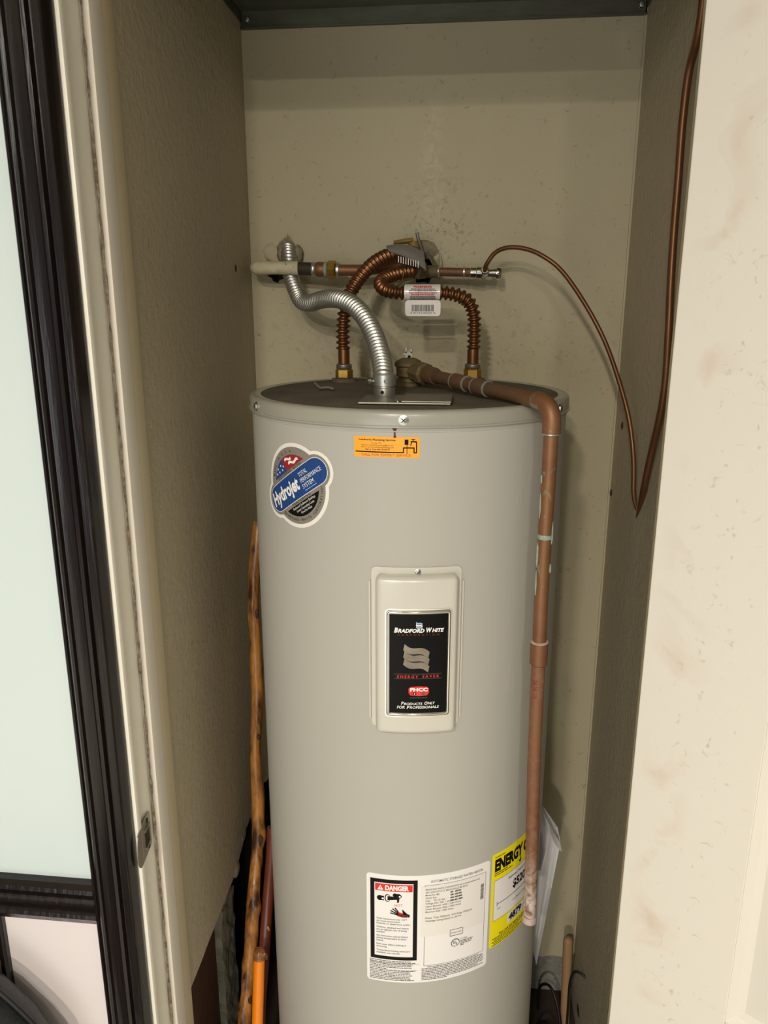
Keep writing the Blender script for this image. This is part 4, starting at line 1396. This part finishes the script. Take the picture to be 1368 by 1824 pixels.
for i in range(len(prof) - 1):
    for k in range(12):
        f.append((i * 12 + k, i * 12 + (k + 1) % 12, i * 12 + 12 + (k + 1) % 12, i * 12 + 12 + k))
f += [tuple(range(11, -1, -1)), tuple(len(v) - 12 + k for k in range(12))]
hnd.add(v, f)
keep(link('handle', hnd.mesh(), 'handle_yellow', smooth=60, label='yellow lever handle'), val)
keep(link('handle_skirt', lathe_mesh([(0.010, 0), (0.012, 0.006), (0.010, 0.016)], (-0.112, 1.676, 1.912), (-0.25, 0, 1), 14), 'handle_yellow', smooth=40), val)
keep(link('steel_tab', tube_mesh([(-0.095, 1.672, 1.905), (-0.101, 1.668, 1.922), (-0.106, 1.664, 1.938), (-0.107, 1.663, 1.945)], lambda s, a: 0.0034 - 0.0012 * abs(math.sin(a)), 10, 0.004), 'steel_dull', smooth=60), val)
# grey curled tag
vv, ff = [], []
NU, NV = 14, 10
for i in range(NU + 1):
    for j in range(NV + 1):
        u, w_ = i / NU, j / NV
        x_ = -0.163 + 0.074 * u + 0.006 * w_
        z_ = 1.9140 + 0.0055 * math.sin(u * 3.0) - 0.012 * u * u - w_ * (0.010 + 0.026 * u ** 0.7)
        y_ = 1.585 - 0.010 * math.sin(w_ * 2.2) + 0.012 * u + 0.0012 * math.sin(u * 40) * (1 if w_ > 0.4 else 0.2)
        vv.append((x_, y_, z_))
for i in range(NU):
    for j in range(NV):
        a = i * (NV + 1) + j
        ff.append((a, a + NV + 1, a + NV + 2, a + 1))
n_ = len(vv)
vv2 = [(x_, y_ + 0.0012, z_) for x_, y_, z_ in vv]
mb = MB()
mb.add(vv + vv2, ff + [tuple(i + n_ for i in reversed(q_)) for q_ in ff])
tg = keep(link('paper_tag', mb.mesh(), 'tag_grey', smooth=60, label='dusty grey curled tag'), cl_)
mbx = MB()
for k in range(9):
    x_ = -0.138 + k * 0.0048
    z_ = 1.8985 - k * 0.0012
    mbx.box(x_, x_ + 0.0016, 1.5775 + k * 0.0006, 1.5790 + k * 0.0006, z_ - 0.016, z_ - 0.004)
tw = link('raised_print', mbx.mesh(), 'steel_dull')
tw.parent = tg

# stub pipe with chrome needle valve on the right
stub = empty('needle_valve', (-0.02, 1.650, 1.866), label='bare stub pipe ending in a shiny chrome needle valve', category='valve')
keep(link('wall_elbow', tube_mesh([(-0.094, 1.735, 1.872), (-0.094, 1.700, 1.872), (-0.092, 1.670, 1.870), (-0.080, 1.652, 1.868), (-0.062, 1.650, 1.8675)], 0.0125, 16, 0.006), 'brass_dusty', smooth=60), stub)
keep(link('stub_pipe', tube_mesh([(-0.066, 1.650, 1.8675), (0.008, 1.650, 1.8660)], 0.0088, 16), 'copper_dusty', smooth=60), stub)
keep(link('solder_ring', lathe_mesh([(0.0095, 0), (0.0115, 0.002), (0.0115, 0.005), (0.0095, 0.007)], (-0.066, 1.650, 1.8675), (1, 0, 0), 18), 'solder', smooth=40), stub)
keep(link('solder_ring', lathe_mesh([(0.0095, 0), (0.0108, 0.001), (0.0108, 0.004), (0.0095, 0.005)], (-0.012, 1.650, 1.8664), (1, 0, 0), 18), 'solder', smooth=40), stub)
keep(link('valve_body', lathe_mesh([(0.0105, 0), (0.0115, 0.001), (0.0115, 0.012), (0.0130, 0.013), (0.0130, 0.024), (0.0085, 0.025), (0.0085, 0.045), (0.0100, 0.046)], (0.003, 1.650, 1.8658), (1, 0, -0.03), 20), 'chrome', smooth=35), stub)
keep(link('valve_knob', lathe_mesh([(0.0095, 0), (0.0095, 0.008), (0.0125, 0.009), (0.0130, 0.016), (0.0115, 0.019)], (0.047, 1.650, 1.8645), (1, 0, -0.03), 20), 'chrome', smooth=35), stub)
keep(link('outlet_nut', lathe_mesh([(0.0080, 0), (0.0085, 0.002), (0.0085, 0.016), (0.0060, 0.018), (0.0045, 0.018)], (0.034, 1.646, 1.8650), (-0.1, -1, 0.25), 18), 'chrome', smooth=35), stub)

TUBE1 = [(0.032, 1.628, 1.8690), (0.0345, 1.618, 1.8790), (0.051, 1.61, 1.9014), (0.0753, 1.6, 1.91), (0.1072, 1.59, 1.907), (0.1391, 1.58, 1.8938), (0.1767, 1.57, 1.8654),
         (0.2199, 1.55, 1.8071), (0.2591, 1.53, 1.7382), (0.2875, 1.5, 1.6621), (0.3068, 1.475, 1.5918), (0.3167, 1.457, 1.5211), (0.3205, 1.449, 1.4589), (0.330, 1.452, 1.4280)]
link('copper_tube', tube_mesh(TUBE1, 0.0044, 12, 0.006), 'copper_tube', smooth=60, label='thin copper tube arching from the chrome needle valve down to the right wall', category='copper tube', group='copper tubes at the right wall')
TUBE2 = [(0.3, 1.1981, 2.2304), (0.303, 1.2178, 2.1646), (0.305, 1.2620, 2.1229), (0.305, 1.2720, 2.058), (0.305, 1.2666, 1.9806), (0.305, 1.2626, 1.9018), (0.305, 1.2545, 1.8369),
         (0.305, 1.2400, 1.7629), (0.308, 1.2420, 1.6867), (0.312, 1.2740, 1.6249), (0.316, 1.3196, 1.5669), (0.320, 1.3687, 1.4926), (0.333, 1.4470, 1.4140)]
link('copper_tube', tube_mesh(TUBE2, lambda s, a: 0.0060, 14, 0.006), 'copper_tube', smooth=60, label='thicker copper tube running down beside the open white door into the wall', category='copper tube', group='copper tubes at the right wall')

# ------------------------------------------------------------------ relief valve and its discharge pipe
TX, TY = -0.104, 1.420
rv = empty('relief_valve', (TX, TY, ZT), label='dusty brass relief valve with a small lever behind the conduit', category='valve')
keep(link('valve_body', lathe_mesh([(0.024, 0), (0.024, 0.006), (0.017, 0.008), (0.017, 0.014), (0.022, 0.018), (0.023, 0.034), (0.026, 0.036), (0.026, 0.041), (0.021, 0.046), (0.012, 0.050), (0.005, 0.051)],
     (TX, TY, ZT + 0.0005), n=24), 'brass_dusty', smooth=35), rv)
keep(link('test_lever', MB().box(TX - 0.006, TX + 0.006, TY - 0.004, TY - 0.002, ZT + 0.046, ZT + 0.062).box(TX - 0.006, TX - 0.003, TY - 0.004, TY + 0.006, ZT + 0.060, ZT + 0.069)
     .box(TX + 0.003, TX + 0.006, TY - 0.004, TY + 0.006, ZT + 0.060, ZT + 0.067).box(TX - 0.010, TX - 0.006, TY - 0.003, TY + 0.002, ZT + 0.056, ZT + 0.059).mesh(), 'steel_dull'), rv)
keep(link('rivet', lathe_mesh([(0.003, 0), (0.0024, 0.002)], (TX + 0.001, TY - 0.004, ZT + 0.053), (0, -1, 0), 10), 'void'), rv)
o0 = Vector((TX + 0.012, TY - 0.014, ZT + 0.0275))
P1 = Vector((0.1228, 1.1000, 1.6668))
dv = (P1 - o0).normalized()
keep(link('outlet', lathe_mesh([(0.017, 0), (0.0175, 0.020), (0.0200, 0.022), (0.0200, 0.036), (0.0165, 0.040)], o0, dv, nfac=8), 'brass_dusty', smooth=30), rv)

dis = empty('discharge_pipe', tuple(P1), label='copper discharge pipe running over the heater edge and down its right front', category='pipe')
tot = (P1 - o0).length
A_ = o0 + dv * 0.034
keep(link('top_run', tube_mesh([tuple(A_), tuple(o0 + dv * (tot - 0.022))], 0.0108, 18, 0.02), 'copper_dusty', smooth=60), dis)
for s_, L_, r_ in ((0.040, 0.030, 0.0150), (0.125, 0.040, 0.0128), (0.185, 0.036, 0.0128)):
    keep(link('coupling', lathe_mesh([(r_ - 0.0015, 0), (r_, 0.002), (r_, L_ - 0.004), (r_ - 0.001, L_)], o0 + dv * s_, dv, 20), 'copper_dusty', smooth=35), dis)
for s_ in (0.126, 0.162, 0.186, 0.219):
    keep(link('solder_ring', lathe_mesh([(0.0120, 0), (0.0134, 0.0012), (0.0134, 0.0030), (0.0120, 0.004)], o0 + dv * s_, dv, 20), 'tag_grey', smooth=35), dis)
B_ = P1 - dv * 0.030
dn = (Vector((0.1215, 1.1, 1.40)) - P1).normalized()
C_ = P1 + dn * 0.030
el = []
for k in range(13):
    t = k / 12
    el.append(B_.lerp(P1, t).lerp(P1.lerp(C_, t), t))
keep(link('elbow', wmesh(*sweep([B_ - dv * 0.006] + el + [C_ + dn * 0.012], lambda s, a: 0.0132, 20)), 'copper_pipe', smooth=50, label='copper elbow'), dis)
keep(link('solder_ring', lathe_mesh([(0.0120, 0), (0.0138, 0.0012), (0.0138, 0.003), (0.0120, 0.004)], C_ + dn * 0.010, dn, 20), 'solder', smooth=35), dis)
D1 = [tuple(C_), (0.1225, 1.1, 1.55), (0.1215, 1.1, 1.4081), (0.1225, 1.1, 1.300)]
keep(link('upper_drop', tube_mesh(D1, 0.0106, 18, 0.02), 'copper_pipe', smooth=60), dis)
keep(link('coupling', lathe_mesh([(0.0118, 0), (0.0136, 0.002), (0.0136, 0.036), (0.0118, 0.038)], (0.1226, 1.1, 1.306), (0.01, 0, -1), 20), 'copper_pipe', smooth=35), dis)
keep(link('solder_ring', lathe_mesh([(0.0108, 0), (0.0138, 0.0012), (0.0136, 0.0024), (0.0108, 0.0034)], (0.1226, 1.1, 1.3075), (0.01, 0, -1), 20), 'pipe_scale', smooth=35), dis)
D2 = [(0.1228, 1.1, 1.270), (0.1250, 1.1, 1.10), (0.1290, 1.1, 0.95), (0.1322, 1.1, 0.7933)]
low = keep(link('lower_drop', tube_mesh(D2, 0.0106, 18, 0.02), 'copper_stained', smooth=60, label='lower pipe, whitened and rust stained'), dis)
keep(link('pipe_end', lathe_mesh([(0.0109, -0.002), (0.0114, 0.0), (0.0116, 0.010), (0.0100, 0.0112)], (0.1320, 1.1, 0.8030), (-0.02, 0, -1), 18), 'pipe_scale', smooth=40, label='whitened pipe end'), dis)


def pipe_print(u, v, l):
    # red pipe stamp, letters run downwards on the pipe face
    z = 1.262 - u
    xc = 0.1228 + (1.270 - z) * 0.022
    a = R(-24) + v / 0.0106
    return (xc + (0.0106 + l) * math.sin(a), 1.1 - (0.0106 + l) * math.cos(a), z)


p = Print(pipe_print, 0.02)
p.text('- BRB -', 0.004, -0.0045, 0.0075, 'ink_dimred', w=0.055, lift=0.0004)
keep(p.build('stamp', None), dis)
for z_, s_ in ((1.560, 1), (1.520, 1), (1.478, -1), (1.445, 1), (1.425, -1), (1.40, 1)):
    mb = lump('verdigris_crust', None, (0.1218 - 0.0098 * s_, 1.0955, z_), 0.0015, 0.002, 0.007 + 0.006 * ((z_ * 1000) % 3), 'verdigris', int(z_ * 1000), 2)
    keep(mb, dis)
keep(link('verdigris_ring', lathe_mesh([(0.0106, 0), (0.0113, 0.002), (0.0113, 0.005), (0.0106, 0.007)], (0.1216, 1.1, 1.470), (0, 0, 1), 18), 'verdigris', smooth=40), dis)

# ------------------------------------------------------------------ sticks and tubes left of the heater
ST_ = [(-0.425, 1.522, 1.362), (-0.433, 1.490, 1.2253), (-0.433, 1.480, 1.0989), (-0.428, 1.4602, 0.9749), (-0.433, 1.4420, 0.8654), (-0.428, 1.4299, 0.7596), (-0.428, 1.4080, 0.6574),
       (-0.430, 1.3638, 0.553), (-0.430, 1.3231, 0.4436), (-0.432, 1.2632, 0.3214), (-0.434, 1.19, 0.16), (-0.436, 1.13, 0.012)]
stick = empty('walking_stick', (-0.436, 1.13, 0.0), label='tall knobbly varnished wooden stick leaning between heater and left wall', category='stick')
rs = random.Random(9)
knots = [(rs.uniform(0.05, 1.35), rs.uniform(0, 6.28), rs.uniform(0.002, 0.004)) for _ in range(26)]


def stick_r(s, a):
    r = 0.0120 + 0.003 * (s / 1.4) + 0.0010 * math.sin(s * 23)
    for ks, ka, kh in knots:
        r += kh * math.exp(-((s - ks) / 0.014) ** 2) * max(0, math.cos(a - ka)) ** 2
    return r


keep(link('shaft', tube_mesh(ST_, stick_r, 18, 0.008), 'stick_wood', smooth=60), stick)
sp_ = catmull(ST_, 0.008)
for i_, (idx, sx) in enumerate(((24, 0.006), (58, 0.006), (87, 0.007), (104, 0.006), (128, 0.006), (140, 0.005))):
    c = sp_[min(idx, len(sp_) - 1)]
    o = lump('knot', None, (c.x + 0.010, c.y - 0.0125, c.z), 0.0045, 0.0035, 0.010, 'board_brown', 60 + i_, 2)
    keep(o, stick)
red = empty('reddish_stick', (-0.395, 1.17, 0.0), label='short reddish-brown stick just behind the orange tube', category='stick')
keep(link('shaft', tube_mesh([(-0.3965, 1.425, 0.690), (-0.400, 1.3771, 0.5441), (-0.400, 1.3229, 0.4469), (-0.400, 1.2695, 0.3179), (-0.397, 1.17, 0.012)],
     lambda s, a: 0.0125 + 0.0008 * math.sin(s * 30 + a), 14, 0.01), 'stick_red', smooth=60), red)
for i_, z_ in enumerate((0.62, 0.50, 0.45)):
    keep(lump('knot', None, (-0.392, 1.322 + (z_ - 0.4469) * 0.50 - 0.010, z_), 0.004, 0.003, 0.008, 'dowel_wood', 70 + i_, 2), red)
ora = empty('orange_tube', (-0.391, 1.12, 0.0), label='bright orange plastic rod with a clear end cap', category='rod')
ot, obm = Vector((-0.3905, 1.258, 0.506)), Vector((-0.392, 1.13, 0.008))
keep(link('shaft', tube_mesh([tuple(ot), tuple(obm)], 0.0118, 20, 0.05), 'orange_tube', smooth=60), ora)
od = (ot - obm).normalized()
keep(link('clear_cap', lathe_mesh([(0.0124, -0.004), (0.0126, 0.006), (0.0118, 0.012), (0.009, 0.016), (0.004, 0.018)], ot, od, 20), 'clear_cap', smooth=50), ora)

# ------------------------------------------------------------------ right foot of the closet
dow = link('wooden_dowel', lathe_mesh([(0.0118, 0.0), (0.0118, 0.262), (0.0108, 0.268), (0.0080, 0.272), (0.004, 0.2735)], (0.2955, 1.594, 0.004), (-0.012, 0.10, 1), 20), 'dowel_wood', smooth=40,
           label='round wooden dowel standing against the wall right of the heater', category='dowel')
link('black_cable', tube_mesh([(0.345, 1.540, 0.215), (0.325, 1.555, 0.228), (0.305, 1.568, 0.226), (0.296, 1.572, 0.185), (0.2955, 1.570, 0.12), (0.294, 1.56, 0.05), (0.292, 1.54, 0.004)], 0.0030, 10, 0.006),
     'black_rubber', smooth=60, label='thin black cable bending over the wooden dowel into the right wall', category='cable', group='loose black cables beside the dowel')
link('black_cable', tube_mesh([(0.235, 1.66, 0.004), (0.232, 1.65, 0.07), (0.240, 1.635, 0.110), (0.256, 1.615, 0.125), (0.270, 1.590, 0.105), (0.280, 1.565, 0.055), (0.284, 1.55, 0.004)], 0.0036, 10, 0.006),
     'black_rubber', smooth=60, label='black cable looped on the floor behind the heater, higher of two', category='cable', group='loose black cables beside the dowel')
link('black_cable', tube_mesh([(0.225, 1.60, 0.004), (0.235, 1.59, 0.035), (0.250, 1.575, 0.052), (0.268, 1.555, 0.040), (0.276, 1.545, 0.004)], 0.0036, 10, 0.006),
     'black_rubber', smooth=60, label='black cable loop lying lowest on the floor beside the dowel', category='cable', group='loose black cables beside the dowel')

# plastic document pouch hung at the heater's right rear
pou = empty('document_pouch', (0.190, 1.40, 0.43), label='clear plastic pouch of folded papers hanging at the right rear of the heater', category='pouch')


def folded(pts_l, pts_r, y0, amp, seed, thick=0.0008):
    rnd = random.Random(seed)
    n = len(pts_l)
    vv, ff = [], []
    NU = 8
    for j in range(n):
        for i in range(NU + 1):
            t = i / NU
            x = pts_l[j][0] * (1 - t) + pts_r[j][0] * t
            z = pts_l[j][1] * (1 - t) + pts_r[j][1] * t
            vv.append((x, y0 - 0.04 * t + amp * math.sin(t * 5 + j * 1.3) + rnd.uniform(-0.002, 0.002), z))
    for j in range(n - 1):
        for i in range(NU):
            a = j * (NU + 1) + i
            ff.append((a, a + 1, a + NU + 2, a + NU + 1))
    m = len(vv)
    v2 = [(x, y + thick, z) for x, y, z in vv]
    mb = MB()
    mb.add(vv + v2, ff + [tuple(i + m for i in reversed(q)) for q in ff])
    return mb.mesh()


keep(link('plastic_sleeve', folded([(0.172, 0.808), (0.172, 0.77), (0.172, 0.70), (0.174, 0.60), (0.176, 0.50), (0.180, 0.43)],
                              [(0.186, 0.812), (0.212, 0.770), (0.220, 0.730), (0.208, 0.62), (0.196, 0.52), (0.186, 0.425)], 1.42, 0.004, 3), 'clear_plastic', smooth=25), pou)
keep(link('folded_paper', folded([(0.174, 0.80), (0.174, 0.72), (0.176, 0.60), (0.180, 0.47)], [(0.184, 0.795), (0.206, 0.745), (0.198, 0.62), (0.186, 0.48)], 1.428, 0.003, 5), 'paper', smooth=30), pou)
keep(link('folded_corner', folded([(0.190, 0.795), (0.193, 0.765), (0.203, 0.735)], [(0.199, 0.785), (0.214, 0.758), (0.2195, 0.732)], 1.392, 0.003, 6), 'paper', smooth=30), pou)
keep(link('folded_corner', folded([(0.172, 0.74), (0.175, 0.70), (0.176, 0.66)], [(0.181, 0.775), (0.188, 0.73), (0.180, 0.68)], 1.398, 0.004, 7), 'clear_plastic', smooth=30), pou)

# ------------------------------------------------------------------ black chair, its back corner just entering the frame
ch = empty('black_chair', (-0.90, 0.55, 0.0), label='black leather chair, only a rounded backrest corner in view at lower left', category='chair')


def pad(x0, x1, y0, y1, z0, z1, bev):
    return box_mesh(x0, x1, y0, y1, z0, z1, bev, 6)


keep(link('seat', pad(-1.20, -0.60, 0.18, 0.82, 0.42, 0.52, 0.045), 'black_leather', smooth=60), ch)
# backrest: a padded slab with a generously rounded top corner
out = [(-1.20, 0.46), (-0.590, 0.46), (-0.577, 0.56), (-0.578, 0.66), (-0.590, 0.728), (-0.612, 0.770), (-0.6577, 0.823), (-0.700, 0.855), (-0.75, 0.873), (-0.84, 0.880), (-1.06, 0.880), (-1.15, 0.86), (-1.19, 0.80), (-1.205, 0.70)]
v, f = [], []
cxm, czm = -0.89, 0.65
lay = [(0.0, 0.035), (0.022, 0.012), (0.05, 0.0), (0.078, 0.012), (0.10, 0.035)]
for dy, ins in lay:
    for x_, z_ in out:
        l_ = math.hypot(x_ - cxm, z_ - czm)
        v.append((x_ + (cxm - x_) / l_ * ins, 0.797 + dy, z_ + (czm - z_) / l_ * ins))
n_ = len(out)
for i in range(len(lay) - 1):
    for k in range(n_):
        f.append((i * n_ + k, i * n_ + (k + 1) % n_, (i + 1) * n_ + (k + 1) % n_, (i + 1) * n_ + k))
f += [tuple(range(n_ - 1, -1, -1)), tuple((len(lay) - 1) * n_ + k for k in range(n_))]
mb = MB()
mb.add(v, f)
keep(link('backrest', mb.mesh(), 'black_leather', smooth=50), ch)
keep(link('piping', tube_mesh([(x_, 0.847, z_) for x_, z_ in out[1:13]], 0.004, 8, 0.01), 'black_rubber', smooth=60), ch)
for x_, y_ in ((-1.16, 0.22), (-0.64, 0.22), (-1.16, 0.78), (-0.64, 0.78)):
    keep(link('leg', lathe_mesh([(0.013, 0.0), (0.018, 0.44)], (x_, y_, 0.0), n=14), 'dark_wood', smooth=40), ch)
